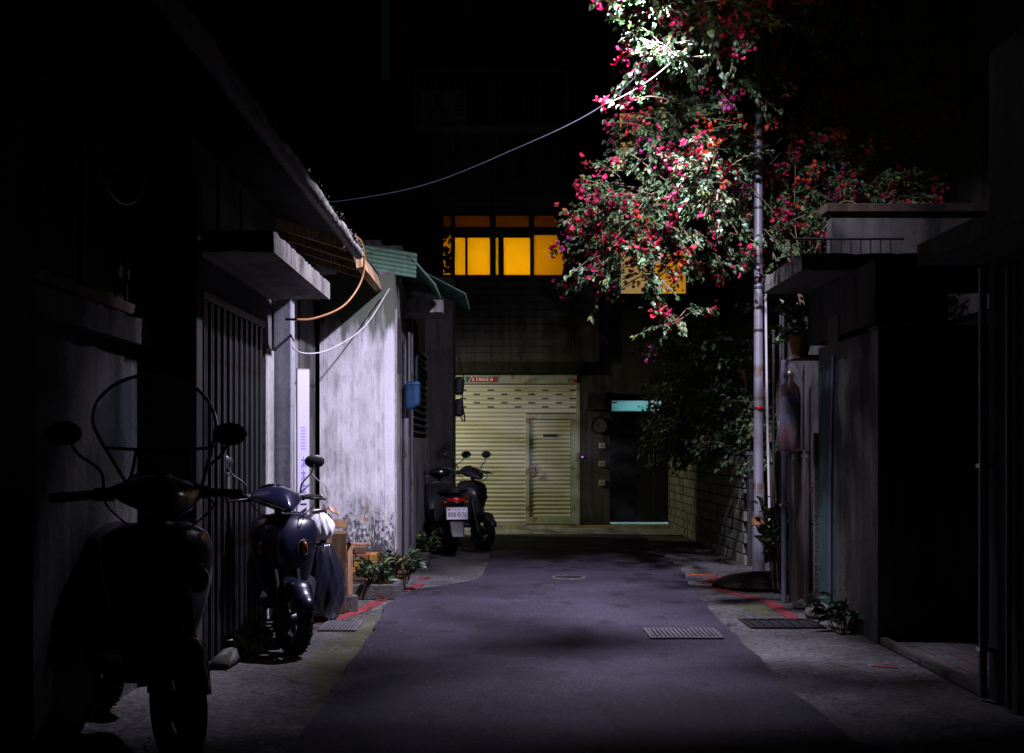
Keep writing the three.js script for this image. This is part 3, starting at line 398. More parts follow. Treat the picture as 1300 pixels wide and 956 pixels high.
{ // roller shutter with wicket door
  const t = thing('roller_shutter', 'cream roller shutter with a wicket door and vent slots', 'shutter', [-0.22, 0, FZ - 0.06]);
  const W = 1.38, n = 33, pitch = 0.067; const slatG = (w) => { const s = new THREE.Shape(); s.moveTo(0, 0); s.quadraticCurveTo(0.026, 0.012, 0.024, 0.034); s.quadraticCurveTo(0.02, 0.054, 0, 0.058); s.lineTo(0, 0.067); s.lineTo(-0.006, 0.067); s.lineTo(-0.006, 0); const g = new THREE.ExtrudeGeometry(s, { depth: w, bevelEnabled: false, curveSegments: 4 }); g.rotateY(-Math.PI / 2); return g.translate(w / 2, 0, 0); };
  const full = metric(slatG(2 * W)), cut = metric(slatG(1.94)), doorS = metric(slatG(0.64)), slot = new THREE.BoxGeometry(0.1, 0.022, 0.008);
  for (let i = 0; i < n; i++) { const y = 0.05 + i * pitch; const low = y < 1.73; const m = part('slat', low ? cut : full, [M.shutter, M.shutter, M.shutterB, M.shutter, M.shutterC][(i * 7 + (i >> 1)) % 5], t, true); m.position.set(low ? -0.41 : 0, y, 0); if (i >= n - 6 && i < n - 1) { const r = n - 2 - i; for (let k = 0; k < 8; k++) { const o = part('vent_slot', slot, M.black, m); o.position.set(-1.3 + k * 0.435 + (r % 2) * 0.217, 0.034, 0.023); } } }
  part('bottom_bar', bx(-W, W, 0.012, 0.05, -0.02, 0.03, 0.004), M.shutterTrim, t);
  const d = part('wicket_frame', [bx(0.56, 0.625, 0.03, 1.78, -0.01, 0.04, 0.005), bx(1.28, 1.36, 0.03, 1.78, -0.01, 0.04, 0.005), bx(0.625, 1.28, 1.7, 1.78, -0.01, 0.039, 0.005), bx(0.625, 1.28, 0.03, 0.14, -0.01, 0.039, 0.005)], M.shutterTrim, t);
  for (let i = 0; i < 24; i++) { const m = part('wicket_slat', doorS, [M.shutter, M.shutterB, M.shutterC][(i * 5 + (i >> 2)) % 3], d, true); m.position.set(0.953, 0.13 + i * 0.0655, -0.012); m.scale.y = 0.975; }
  part('latch', [bx(0.655, 0.685, 0.86, 1.02, 0.03, 0.045, 0.004), tube([[0.67, 0.95, 0.05], [0.7, 0.94, 0.08], [0.72, 0.86, 0.07], [0.69, 0.82, 0.06]], 0.009)], M.steel, t); part('padlock', bx(0.69, 0.74, 0.8, 0.86, 0.05, 0.075, 0.006), M.steel, t); part('letter_slot', bx(0.84, 1.06, 1.42, 1.46, 0.012, 0.02), M.darkMetal, t);
  part('housing', bx(-W, W, 2.26, 2.42, -0.1, 0.075, 0.008), M.shutterTrim, t); part('guide_rail', bx(1.36, 1.42, 0.02, 2.3, -0.05, 0.06, 0.004), M.shutterTrim, t); part('red_plate', bx(1.32, 1.37, 2.28, 2.33, 0.076, 0.085), M.red, t);
  // small sign on the housing
  const cv = document.createElement('canvas'); cv.width = 512; cv.height = 64; const g = cv.getContext('2d'); g.fillStyle = '#0e5a41'; g.fillRect(0, 0, 512, 64); g.fillStyle = '#a01a1c'; g.beginPath(); g.moveTo(228, 0); g.lineTo(490, 0); g.quadraticCurveTo(512, 0, 512, 32); g.quadraticCurveTo(512, 64, 490, 64); g.lineTo(196, 64); g.fill(); g.strokeStyle = '#e8ece4'; g.lineWidth = 7; g.beginPath(); g.moveTo(226, 0); g.lineTo(194, 64); g.stroke();
  g.fillStyle = '#f2f0ea'; g.font = 'bold 54px sans-serif'; const word = 'SINGER'; for (let i = 0; i < 6; i++) g.fillText(word[i], 230 + i * 44 - (i > 1 ? 14 : 0), 52);
  g.lineWidth = 5; g.strokeStyle = '#eef0e8'; const st = [[[14, 14, 14, 52], [6, 24, 24, 24], [30, 12, 50, 12], [40, 12, 40, 52], [28, 32, 52, 32], [28, 52, 52, 52]], [[70, 12, 70, 52], [62, 26, 78, 22], [84, 14, 106, 14], [84, 30, 106, 30], [95, 14, 95, 52], [84, 50, 106, 50]], [[124, 12, 118, 52], [132, 12, 132, 30], [140, 16, 164, 16], [140, 32, 164, 32], [152, 16, 144, 52], [150, 36, 166, 52]]];
  g.beginPath(); for (const k of st) for (const [a, b, c, e] of k) { g.moveTo(a, b); g.lineTo(c, e); } g.stroke();
  const tx = new THREE.CanvasTexture(cv); tx.colorSpace = THREE.SRGBColorSpace; const s = part('sign_plate', bx(-0.62, 0.11, 2.285, 2.372, 0.076, 0.084, 0.003), M.shutterTrim, t); const f = new THREE.PlaneGeometry(0.72, 0.084).translate(-0.255, 2.3285, 0.0875); part('sign_print', f, std({ map: tx, roughness: 0.5 }, false), s, true);
}
{ // meters and intercom on the pier beside the shutter
  const p = FZ + 0.002;
  const m = thing('gas_meter', 'round pale dial on the dark pier beside the door', 'meter', [1.5, 1.6, p]); part('dial', cyl(0.125, 0.125, 0.05, 28).rotateX(Math.PI / 2).translate(0, 0, 0.03), M.concrete, m); part('bezel', new THREE.TorusGeometry(0.125, 0.014, 8, 28).translate(0, 0, 0.055), M.darkMetal, m);
  for (const [y, nm] of [[1.28, 'uppermost small pale switch box under the round dial'], [0.99, 'middle small pale switch box under the round dial'], [0.69, 'lowest small pale switch box under the round dial']]) { const b = thing('switch_box', nm, 'switch box', [1.55, y, p], 0, 'switch boxes on the pier'); part('case', bx(-0.05, 0.05, -0.045, 0.045, 0, 0.04, 0.006), M.shutterTrim, b); part('button', cyl(0.012, 0.012, 0.01, 10).rotateX(Math.PI / 2).translate(0, 0, 0.044), M.darkMetal, b); }
  const c = thing('wall_cabinet', 'shallow dark cabinet mounted above the round dial', 'cabinet', [1.45, 1.85, p]); part('case', bx(-0.17, 0.17, 0, 0.28, 0, 0.08, 0.01), M.facadeTrim, c); part('door_leaf', bx(-0.14, 0.14, 0.03, 0.25, 0.081, 0.09, 0.004), M.darkMetal, c);
  const l = thing('indicator_light', 'tiny violet indicator light beside the shutter rail', 'indicator light', [1.19, 1.1, p - 0.0]); part('led', ball(0.014, 0.014, 0.014, 0.05, 0, 0.02, 10), glow(0.3, 0.1, 1, 2.5), l); part('socket', cyl(0.02, 0.02, 0.012, 10).rotateX(Math.PI / 2).translate(0.05, 0, 0.006), M.black, l);
}
{ // air conditioner cage on the storey above
  const t = thing('window_cage', 'barred window cage across the upper storey of the apartment building', 'window cage', [-0.2, 6.25, FZ + 0.02]);
  part('frame', [bx(-1.2, 1.2, 0, 0.03, 0.3, 0.33), bx(-1.2, 1.2, 0.86, 0.89, 0.3, 0.33), bx(-1.2, -1.17, 0.03, 0.86, 0.3, 0.33), bx(0.02, 0.05, 0.03, 0.86, 0.3, 0.33), bx(1.17, 1.2, 0.03, 0.86, 0.3, 0.33), bx(-1.2, 1.2, -0.02, 0.0, 0, 0.33)], M.poleMetal, t);
  for (let i = 0; i < 26; i++) part('bar', rod([-1.12 + i * 0.09, 0.03, 0.315], [-1.12 + i * 0.09, 0.86, 0.315], 0.006, 6), M.poleMetal, t);
  for (const x of [-0.9, -0.6, 0.1, 0.65]) part('strut', rod([x, -0.02, 0.3], [x, -0.35, 0.02], 0.008, 6), M.poleMetal, t);
  const a = thing('air_conditioner', 'pale outdoor air conditioner unit inside the barred cage', 'air conditioner', [-0.95, 6.28, FZ + 0.14]); part('case', bx(-0.36, 0.36, 0, 0.56, -0.12, 0.12, 0.02), M.concretePale, a); part('fan_grille', [0.06, 0.11, 0.16, 0.21].map((r) => new THREE.TorusGeometry(r, 0.006, 6, 28).translate(-0.1, 0.28, 0.125)), M.darkMetal, a);
  for (let i = 0; i < 3; i++) part('fan_blade', xf(bx(-0.03, 0.03, 0.03, 0.18, 0, 0.004), -0.1, 0.28, 0.122, 0, 0, i * 2.094), M.plastic, a); part('side_louvre', [0, 1, 2, 3].map((i) => bx(0.18, 0.32, 0.16 + i * 0.07, 0.19 + i * 0.07, 0.121, 0.13)), M.darkMetal, a);
}

// ---------------------------------------------------------------- houses along the lamp pole side (x > 0)
{ // nearest house with the deep canopy
  const t = thing('side_house', 'dark house front with a stained low canopy and a thin downpipe', 'house', [2.4, 0, -4]);
  part('wall', bx(0, 0.3, 0, 3.2, -1.85, 3), M.facade, t); part('return_wall', bx(0.3, 3.0, 0, 3.2, -1.85, -1.7), M.facade, t);
  part('canopy', chip(-0.4, 0.3, 2.13, 2.23, -1.72, 2.6, 0.008, 11), M.concrete, t); part('downpipe', [rod([-0.05, 0.02, -1.8], [-0.05, 2.13, -1.8], 0.02, 10)], M.poleMetal, t); part('pipe_clip', [0.25, 1.15].map((y) => bx(-0.075, 0, y, y + 0.02, -1.825, -1.775)), M.steel, t);
  part('pipe', rod([-0.03, 0.02, -1.55], [-0.03, 2.1, -1.55], 0.014, 8), M.poleMetal, t);
}
{ // recess gate wall facing the camera
  const t = thing('gate_wall', 'black garden wall with broken glass along its top', 'wall', [2.36, 0, -7.46]);
  part('wall', bx(0, 1.9, 0, 2.0, 0, -0.14), M.renderDark, t); part('wall_cap', bx(-0.01, 1.9, 2.0, 2.02, 0.02, -0.16, 0.006), M.facadeTrim, t);
  const r = rng(5), gs = []; for (let i = 0; i < 70; i++) gs.push(xf(new THREE.TetrahedronGeometry(0.008 + r() * 0.012), 0.02 + r() * 1.2, 2.025, -0.02 - r() * 0.08, r() * 6, r() * 6, r() * 6)); const g = part('glass_shards', gs, M.lens, t); g.userData.kind = 'stuff';
}
{
  const t = thing('house_porch', 'dark house front with a thick canopy, grey pillar and terrace wall above', 'house', [2.36, 0, -8.4]);
  part('pillar', chip(0, 0.22, 0, 2.0, 0.94, 0.0, 0.007, 17), M.renderDark, t); part('wall_behind', bx(0.35, 0.5, 0, 2.46, 0.79, -2.9), M.facade, t); part('lintel', bx(0.03, 0.35, 2.05, 2.46, 0.79, -0.9), M.facade, t);
  part('canopy', chip(-0.31, 1.6, 2.47, 2.59, 0.26, -1.0, 0.007, 13), M.concrete, t);
  part('terrace_wall', bx(0.25, 3.2, 2.6, 3.12, -1.02, -1.16), M.facade, t); part('terrace_coping', bx(0.2, 3.2, 3.12, 3.19, -0.98, -1.2, 0.01), M.renderBrown, t);
  for (let i = 0; i < 11; i++) part('terrace_rail', rod([-0.2 + i * 0.075, 2.59, -0.5], [-0.2 + i * 0.075, 2.82, -0.5], 0.006, 6), M.darkMetal, t); part('rail_top', rod([-0.22, 2.82, -0.5], [0.65, 2.82, -0.5], 0.009, 6), M.darkMetal, t);
  part('upper_wall', bx(2.35, 2.6, 2.6, 9, -1.2, -9), M.facade, t); part('upper_front', bx(2.6, 5.5, 2.6, 9, -1.2, -1.4), M.facade, t);
  for (let i = 0; i < 22; i++) part('corner_block', bx(2.3 + (i % 2) * 0.05, 2.9, 3.3 + i * 0.15, 3.44 + i * 0.15, -1.12, -1.2, 0.008), M.facadeTrim, t);
  part('box_shade', bx(0.02, 0.3, 1.95, 2.2, -0.02, -0.3, 0.01), M.darkMetal, t);
  part('conduit', [tube([[-0.03, 0.02, -0.03], [-0.03, 1.0, -0.02], [-0.03, 1.9, 0.05]], 0.014)], M.cableBlue, t);
}
{
  const t = thing('sheet_fence', 'dark teal sheet panel standing beside the pillar', 'fence', [2.38, 0, -8.45]);
  for (let i = 0; i < 5; i++) part('panel', bx(0, 0.02 + (i % 2) * 0.006, 0.03, 2.0, -i * 0.1, -i * 0.1 - 0.094, 0.004), M.tealSheet, t); part('edge_post', bx(-0.03, 0.03, 0, 1.36, -0.5, -0.545, 0.006), M.concrete, t);
}
{
  const t = thing('board_fence', 'weathered grey board fence below the wrapped cylinder', 'fence', [2.3, 0, -9.02]); const r = rng(31);
  for (let i = 0; i < 4; i++) { const h = 1.05 + r() * 0.22, s = new THREE.Shape([[0, 0], [0.125, 0], [0.125, h - r() * 0.06], [0.1, h - 0.04], [0.07, h + 0.02], [0.05, h - 0.07], [0.02, h - 0.01], [0, h - 0.05 * r()]].map(([x, y]) => new THREE.Vector2(x, y))); const g = new THREE.ExtrudeGeometry(s, { depth: 0.025, bevelEnabled: false }); g.rotateY(Math.PI / 2); part('board', g.translate(r() * 0.012, 0.01, -i * 0.135), M.woodGrey, t); }
  part('rail', bx(0.03, 0.07, 0.9, 0.95, -0.55, 0.0), M.woodDark, t);
  const p = thing('blue_pipe', 'thin blue-grey upright pipe beside the board fence', 'pipe', [2.24, 0, -9.45]); part('pipe_run', rod([0, 0.02, 0], [0, 1.95, 0], 0.022, 10), M.cableBlue, p); part('clip', bx(-0.03, 0.05, 0.78, 0.8, -0.03, 0.03), M.steel, p);
  for (const [x, z, h] of [[2.33, -9.95, 2.4], [2.42, -10.25, 2.4], [2.44, -10.7, 2.3]]) { const q = thing('fence_post', 'slender dark upright bar between the lamp pole and the boards', 'post', [x, 0, z], 0, 'upright bars behind the lamp pole'); part('bar', rod([0, 0.01, 0], [0, h, 0], 0.014, 8), M.darkMetal, q); part('cap', ball(0.02, 0.014, 0.02, 0, h, 0, 8), M.darkMetal, q); }
}
{ // red cylinder wrapped in clear film
  const t = thing('wrapped_extinguisher', 'red cylinder with a blue and white label wrapped in clear plastic film', 'extinguisher', [2.22, 1.2, -9.18]);
  part('cylinder', new THREE.LatheGeometry([[0.001, 0.02], [0.075, 0.02], [0.08, 0.04], [0.08, 0.46], [0.07, 0.52], [0.03, 0.56], [0.025, 0.6], [0.001, 0.6]].map(([x, y]) => new THREE.Vector2(x, y)), 24), M.cylRed, t);
  part('label_band', cyl(0.0815, 0.0815, 0.2, 24, true).translate(0, 0.34, 0), M.cylLabel, t); part('label_band', cyl(0.083, 0.083, 0.07, 24, true).translate(0, 0.345, 0), M.concrete, t); part('valve', bx(-0.05, 0.03, 0.59, 0.63, -0.012, 0.012, 0.005), M.black, t);
  const r = rng(8); part('film', loft([0, 0.05, 0.2, 0.4, 0.55, 0.62, 0.66, 0.7].map((y, i) => { const rad = [0.06, 0.105, 0.1, 0.105, 0.1, 0.08, 0.045, 0.012][i]; return ring(22, 2, (c, s) => { const k = rad * (0.9 + r() * 0.2); return V(c * k + i * 0.002, y, s * k); }); }), false, false), M.film, t);
  part('bracket', bx(-0.02, 0.14, 0.0, 0.02, -0.03, 0.03), M.rust, t);
}
{ // lamp pole
  const t = thing('street_lamp', 'slim grey street lamp pole rising into the flowering creeper', 'street lamp', [2.39, 0, -11.1]);
  part('pole', new THREE.LatheGeometry([[0.0, 0], [0.058, 0], [0.056, 0.9], [0.046, 0.95], [0.041, 3], [0.036, 5.5], [0, 5.5]].map(([x, y]) => new THREE.Vector2(x, y)), 20), M.poleMetal, t);
  part('arm', tube([[0, 5.3, 0], [-0.1, 5.5, 0.2], [-0.45, 5.5, 1.1], [-1.1, 4.95, 2.5], [-1.31, 4.62, 2.92]], 0.025, 30, 10), M.poleMetal, t);
  // head: unseen open hood, shields added to keep its light off walls and facade; local -z is the way the light goes
  const h = part('lamp_head_added_shields', [bx(-0.17, 0.17, -0.14, 0.14, 0.02, 0.07, 0.015), bx(0.14, 0.15, -0.13, 0.06, -0.21, 0.03), bx(-0.15, 0.15, -0.14, -0.13, -0.172, 0.03), bx(-0.15, 0.04, 0.13, 0.14, -0.05, 0.03)], M.poleMetal, t); h.position.copy(LAMP).sub(t.position); h.quaternion.copy(lampLight.quaternion);
  part('lamp_panel', bx(-0.06, 0.06, -0.05, 0.05, 0.006, 0.018), glow(0.79, 0.72, 1.0, 20), h);
  for (const [y, c] of [[1.62, 0], [2.35, 1], [2.75, 1], [3.5, 1]]) part('band', cyl(0.052, 0.052, 0.02, 16).translate(0, y, 0), c ? M.darkMetal : M.cylRed, t);
  part('control_box', bx(-0.1, -0.055, 0.68, 0.95, -0.05, 0.05, 0.01), M.darkMetal, t); part('orange_tape', cyl(0.0625, 0.0625, 0.07, 18, true).translate(0, 0.56, 0), M.rust, t);
  part('conduit', tube([[0.06, 2.7, 0.03], [0.075, 1.6, 0.03], [0.09, 0.9, 0.03], [0.1, 0.5, 0.03]], 0.012), M.cableWhite, t); part('red_reflector', ball(0.03, 0.022, 0.02, 0, 1.62, 0.05, 10), M.red, t);
}
{ // block wall beyond the pole: each block a piece
  const t = thing('block_wall', 'low garden wall of pale green-grey blocks below the hedge', 'wall', [2.52, 0, -12.4]);
  part('wall_core', bx(0.035, 0.18, 0, 1.16, 0, -5.6), M.mortar, t); const r = rng(9), ms = [M.blockA, M.blockB, M.blockC], L = 0.35, H = 0.116; const gs = [0, 1, 2].map((i) => metric(new RoundedBoxGeometry(0.05 + i * 0.004, H - 0.014, L - 0.014, 1, 0.006).translate(0, 0, i * 0.31)).translate(0, 0, -i * 0.31));
  for (let j = 0; j < 10; j++) for (let i = 0; i < 16; i++) { const m = part('block', gs[(r() * 3) | 0], ms[(r() * 3) | 0], t, true); m.position.set(0.028 + r() * 0.004, 0.06 + j * H, -0.18 - i * L + (j % 2 ? 0.0 : 0.09) - 0.1); }
  part('coping', bx(0.0, 0.2, 1.165, 1.21, 0, -5.6, 0.008), M.renderDark, t);
  part('end_pier', bx(0.0, 0.25, 0, 1.25, -5.602, -5.75, 0.01), M.renderDark, t);
}
// tile apron of the recess, each tile a piece, laid on a gentle ramp
{
  const t = thing('tile_apron', 'tiled apron sloping up into the dark recess', 'tiled apron', [2.42, 0.008, -6.7]); const r = rng(12), ms = [M.tileA, M.tileB, M.tileC], gs = new RoundedBoxGeometry(0.096, 0.02, 0.096, 1, 0.004); metric(gs);
  part('bed', xf(bx(0, 0.72, -0.02, 0.004, -0.72, 0.8), 0, 0.0, 0, 0, 0, 0.06), M.mortar, t);
  for (let i = 0; i < 7; i++) for (let j = 0; j < 15; j++) { const m = part('tile', gs, ms[(r() * 3) | 0], t, true); m.position.set(0.05 + i * 0.1, 0.0 + 0.01 + (0.05 + i * 0.1) * 0.06 + r() * 0.003, -0.66 + j * 0.1); m.rotation.z = 0.06; }
  part('apron_kerb', xf(bx(-0.05, 0, 0, 0.05, -0.74, 0.82, 0.01), -0.004, 0, 0), M.concrete, t);
}
for (const [x, z, s, lab] of [[2.3, -8.62, 0.1, 'rounded grey stone at the foot of the teal sheet'], [2.3, -9.1, 0.07, 'small dark stone at the foot of the board fence']]) { const r = rng(s * 1000); solo('stone', loft([0, 0.3, 0.7, 1].map((k, i) => ring(12, 2.4, (c, q) => V(x + c * s * [1, 1.1, 0.85, 0.3][i] * (0.9 + r() * 0.2), 0.005 + k * s * 1.1, z + q * s * [1, 1.1, 0.8, 0.3][i] * (0.9 + r() * 0.2))))), M.stone, lab, 'stone'); }
solo('soil_mound', loft([0, 0.35, 0.75, 1].map((k, i) => ring(20, 2.2, (c, s) => V(2.28 + c * [0.42, 0.4, 0.28, 0.1][i], 0.006 + k * 0.13, -10.55 + s * [0.42, 0.36, 0.24, 0.08][i])))), M.soil, 'mossy mound of soil at the foot of the lamp pole', 'soil mound');

// ---------------------------------------------------------------- plants
const leafMat = std({ color: rgb(1, 1, 1), roughness: 0.48, transmission: 0.22, thickness: 0 }); const bractMat = std({ color: rgb(1, 1, 1), roughness: 0.8, transmission: 0.35, thickness: 0 });
function leafGeo(len, wid, fold, curl) { // a folded, curled, pointed blade lying along +z
  const g = new THREE.BufferGeometry(), P = [[0, 0, 0], [-wid * 0.36, fold * 0.7, len * 0.16], [0, 0, len * 0.18], [wid * 0.36, fold * 0.7, len * 0.16], [-wid * 0.5, fold, len * 0.42], [0, 0.1 * curl, len * 0.45], [wid * 0.5, fold, len * 0.42], [-wid * 0.26, fold * 0.4, len * 0.74], [0, -0.3 * curl, len * 0.76], [wid * 0.26, fold * 0.4, len * 0.74], [0, -curl, len]];
  g.setAttribute('position', new THREE.Float32BufferAttribute(P.flat(), 3)); g.setIndex([0, 2, 1, 0, 3, 2, 1, 2, 5, 1, 5, 4, 2, 3, 6, 2, 6, 5, 4, 5, 8, 4, 8, 7, 5, 6, 9, 5, 9, 8, 7, 8, 10, 8, 9, 10]); g.computeVertexNormals(); g.setAttribute('uv', new THREE.Float32BufferAttribute(new Float32Array(22), 2)); return g;
}
function bractGeo(s) { const gs = []; for (let i = 0; i < 3; i++) gs.push(leafGeo(s, s * 0.95, s * 0.16, -s * 0.2).rotateX(-0.5).rotateY(i * 2.094)); return join(gs); }
const LEAF = leafGeo(0.05, 0.034, 0.008, 0.012), BRACT = bractGeo(0.033), BLADE = leafGeo(0.1, 0.05, 0.012, 0.03), FROND = leafGeo(0.06, 0.016, 0.002, 0.012);
function instances(name, geo, mat, list, parent) { // list of {p, q, s, c}
  const m = new THREE.InstancedMesh(geo, mat, list.length), M4 = new THREE.Matrix4(), C = new THREE.Color(); list.forEach((o, i) => { m.setMatrixAt(i, M4.compose(o.p, o.q, V(o.s, o.s, o.s))); m.setColorAt(i, C.setRGB(...o.c)); });
  m.name = name; m.userData.kind = 'stuff'; m.castShadow = m.receiveShadow = true; parent.add(m); return m;
}
function tuft(dir, r) { const d = dir.clone().add(V(r() - 0.5, r() - 0.5, r() - 0.5).multiplyScalar(1.5)).normalize(), q = new THREE.Quaternion().setFromUnitVectors(V(0, 0, 1), d); return q.multiply(new THREE.Quaternion().setFromAxisAngle(V(0, 0, 1), (r() - 0.5) * 2.4)); }
const green = (r) => { const t = r(), y = r(); return [0.03 + 0.045 * t + (y > 0.86 ? 0.1 : 0), 0.074 + 0.08 * t + (y > 0.86 ? 0.07 : 0), 0.026 + 0.03 * t]; };
{ // bougainvillea
  const r = rng(2024), t = thing('bougainvillea', 'large flowering creeper with magenta and red blossoms hanging around the lamp pole', 'creeper', [2.75, 0, -11.0]);
  const O = t.position, stems = [], leaves = [], bracts = [];
  part('trunk', [tube([[0.2, 0, 0.1], [0.1, 0.8, 0.02], [0.22, 1.7, 0.05], [0.05, 2.6, -0.1], [-0.05, 3.4, -0.35], [0.1, 4.3, -0.7]], 0.026, 34, 9), tube([[0.3, 0, 0.0], [0.35, 1.0, 0.1], [0.3, 2.2, -0.1], [0.55, 3.2, -0.4], [0.6, 4.0, -0.7]], 0.022, 28, 8)], M.stem, t);
  // clumps: centre, radii, number of shoots, share of flowers
  const clumps = [
    [[1.02, 3.12, -10.40], [0.3, 0.4, 0.35], 62, 0.42, 0.5], [[1.29, 3.40, -10.50], [0.45, 0.42, 0.4], 104, 0.36, 0.6], [[1.8, 3.4, -11.0], [0.34, 0.55, 0.35], 46, 0.3, 0.2], [[1.55, 3.2, -8.75], [0.16, 0.34, 0.2], 34, 0.34, 0], [[1.3, 2.8, -10.36], [0.24, 0.2, 0.3], 16, 0.4, 0.4],
    [[1.5, 4.0, -10.8], [0.34, 0.26, 0.3], 26, 0.3, 0.3], [[1.66, 4.76, -9.5], [0.24, 0.14, 0.3], 36, 0.4, 0.1], [[1.9, 4.6, -10.6], [0.3, 0.4, 0.4], 50, 0.4, 0.2], [[1.5, 4.75, -9.2], [0.36, 0.22, 0.5], 40, 0.5, 0.2], [[0.99, 4.2, -7.95], [0.12, 0.1, 0.1], 18, 0.4, 0.1], [[0.88, 4.42, -8.33], [0.05, 0.04, 0.05], 7, 0.4, 0.1], [[1.1, 3.98, -8.05], [0.15, 0.06, 0.16], 14, 0.22, 0.1], [[1.5, 4.0, -10.5], [0.3, 0.3, 0.3], 56, 0.35, 0.1], [[1.5, 4.38, -10.9], [0.26, 0.24, 0.3], 36, 0.4, 0.1],
    [[1.9, 4.75, -9.4], [0.25, 0.2, 0.4], 36, 0.4, 0], [[1.55, 2.39, -10.46], [0.18, 0.12, 0.2], 9, 0.3, 0.2],
    [[2.8, 3.95, -11.6], [0.55, 0.55, 0.4], 120, 0.55, 0], [[3.35, 3.5, -11.6], [0.65, 0.55, 0.5], 120, 0.5, 0.2], [[3.75, 4.75, -11.9], [0.6, 0.7, 0.5], 100, 0.45, 0], [[2.85, 5.2, -11.6], [0.6, 0.5, 0.6], 100, 0.45, 0], [[2.62, 3.2, -11.4], [0.26, 0.3, 0.3], 44, 0.3, 0],
  ];
  for (const [c, rad, n, fl, lean] of clumps) {
    for (let i = 0; i < n; i++) {
      const a = r() * 6.283, u = r() * 2 - 1, k = Math.cbrt(r()) * 0.85, sx = Math.sqrt(1 - u * u);
      let p = V(c[0] + Math.cos(a) * sx * rad[0] * k, c[1] + u * rad[1] * k, c[2] + Math.sin(a) * sx * rad[2] * k);
      let d = V(Math.cos(a) * sx - 0.35 * Math.abs(lean), u * 0.4 + (r() - 0.4) * 0.8, Math.sin(a) * sx + 0.3).normalize(); const L = (0.16 + r() * 0.3) * Math.min(1, 0.35 + rad[0] * 2), steps = 5 + (r() * 4 | 0), ps = [p.clone()];
      const flower = r() < fl, hue = r(), tint = hue < 0.5 ? [0.44, 0.016, 0.085] : hue < 0.84 ? [0.46, 0.02, 0.04] : hue < 0.93 ? [0.56, 0.075, 0.025] : [0.3, 0.022, 0.15];
      for (let s = 0; s < steps; s++) { p = p.clone().addScaledVector(d, L / steps * 1.2); d.y -= 0.1 * (0.5 + r()); d.x += (r() - 0.5) * 0.3; d.z += (r() - 0.5) * 0.3; d.normalize(); ps.push(p);
        for (let q = 0; q < 4; q++) if (r() < 0.85) leaves.push({ p: p.clone().sub(O).add(V(r() - 0.5, r() - 0.5, r() - 0.5).multiplyScalar(0.05)), q: tuft(V(d.x, d.y - 0.2, d.z + 0.2), r), s: 0.55 + r() * 0.75, c: green(r) }); }
      stems.push(tube(ps.map((v) => v.clone().sub(O)), 0.0035, steps, 4));
      if (flower) { const m = 4 + (r() * 11 | 0); for (let q = 0; q < m; q++) { const v = 0.75 + r() * 0.5; bracts.push({ p: p.clone().sub(O).add(V(r() - 0.5, r() - 0.5, r() - 0.5).multiplyScalar(0.15)), q: tuft(V(0, 0, 1), r), s: 0.7 + r() * 0.55, c: tint.map((x) => Math.min(0.9, x * v)) }); } }
    }
    for (let k = 0; k < 3; k++) { const q = () => V(c[0] + (r() * 2 - 1) * rad[0], c[1] + (r() * 2 - 1) * rad[1], c[2] + (r() * 2 - 1) * rad[2]), b = [q(), q().lerp(V(...c), 0.6), q()]; stems.push(tube(b.map((v) => v.sub(O)), 0.0065, 12, 5)); }
  }
  // long bare or thinly leaved shoots reaching over the alley
  for (const pts of [[[1.31, 3.16, -10.36], [1.10, 3.27, -10.25], [0.84, 3.19, -10.20], [0.75, 3.22, -10.20]], [[1.42, 3.59, -10.36], [1.04, 3.81, -10.25], [0.97, 3.68, -10.20]], [[1.31, 2.89, -10.36], [1.05, 2.83, -10.36], [0.75, 2.90, -10.25]], [[1.40, 4.30, -9.00], [1.10, 4.02, -8.90], [0.85, 3.86, -8.85], [0.72, 3.80, -8.80]], [[1.64, 4.19, -10.25], [1.10, 3.98, -9.20], [0.95, 3.90, -9.10]], [[2.50, 3.30, -11.20], [3.00, 3.45, -11.00], [3.30, 3.10, -10.80]], [[2.90, 3.10, -11.00], [3.10, 3.50, -10.80], [3.50, 3.30, -10.80]], [[2.40, 3.40, -11.20], [2.65, 3.00, -11.00], [2.70, 2.80, -10.90]], [[1.50, 4.10, -8.60], [1.20, 3.96, -8.20], [0.95, 3.94, -8.05], [0.78, 3.88, -7.98]], [[1.75, 4.35, -10.50], [1.50, 4.25, -10.20], [1.30, 4.30, -10.10]], [[1.90, 3.30, -11.00], [2.10, 3.00, -10.80], [2.20, 3.05, -10.70]], [[2.95, 2.50, -11.00], [2.75, 3.20, -11.10], [2.80, 4.40, -11.40], [2.60, 5.20, -11.40]], [[2.75, 3.20, -11.10], [2.20, 3.70, -10.90], [1.60, 3.60, -10.40], [1.31, 3.59, -10.68]], [[2.80, 4.40, -11.40], [2.20, 4.80, -11.00], [1.70, 4.80, -10.00], [1.3, 4.5, -9]]]) {
    const cv = new THREE.CatmullRomCurve3(pts.map((q) => V(...q))); stems.push(tube(pts.map((q) => V(...q).sub(O)), 0.005, 20, 5));
    for (let i = 0; i < 34; i++) { const u = r(), q = cv.getPoint(u); leaves.push({ p: q.sub(O).add(V(r() - 0.5, r() - 0.5, r() - 0.5).multiplyScalar(0.08)), q: tuft(cv.getTangent(u).add(V(0, -0.4, 0.3)), r), s: 0.5 + r() * 0.6, c: green(r) }); }
    const e = cv.getPoint(0.97); for (let i = 0; i < 10; i++) bracts.push({ p: e.clone().sub(O).add(V(r() - 0.5, r() - 0.5, r() - 0.5).multiplyScalar(0.11)), q: tuft(V(0, 0, 1), r), s: 0.8 + r() * 0.4, c: [0.46, 0.02, 0.07] });
  }
  const st = part('branches', stems, std({ color: rgb(0.16, 0.12, 0.075), roughness: 0.8 }), t); st.userData.kind = 'stuff';
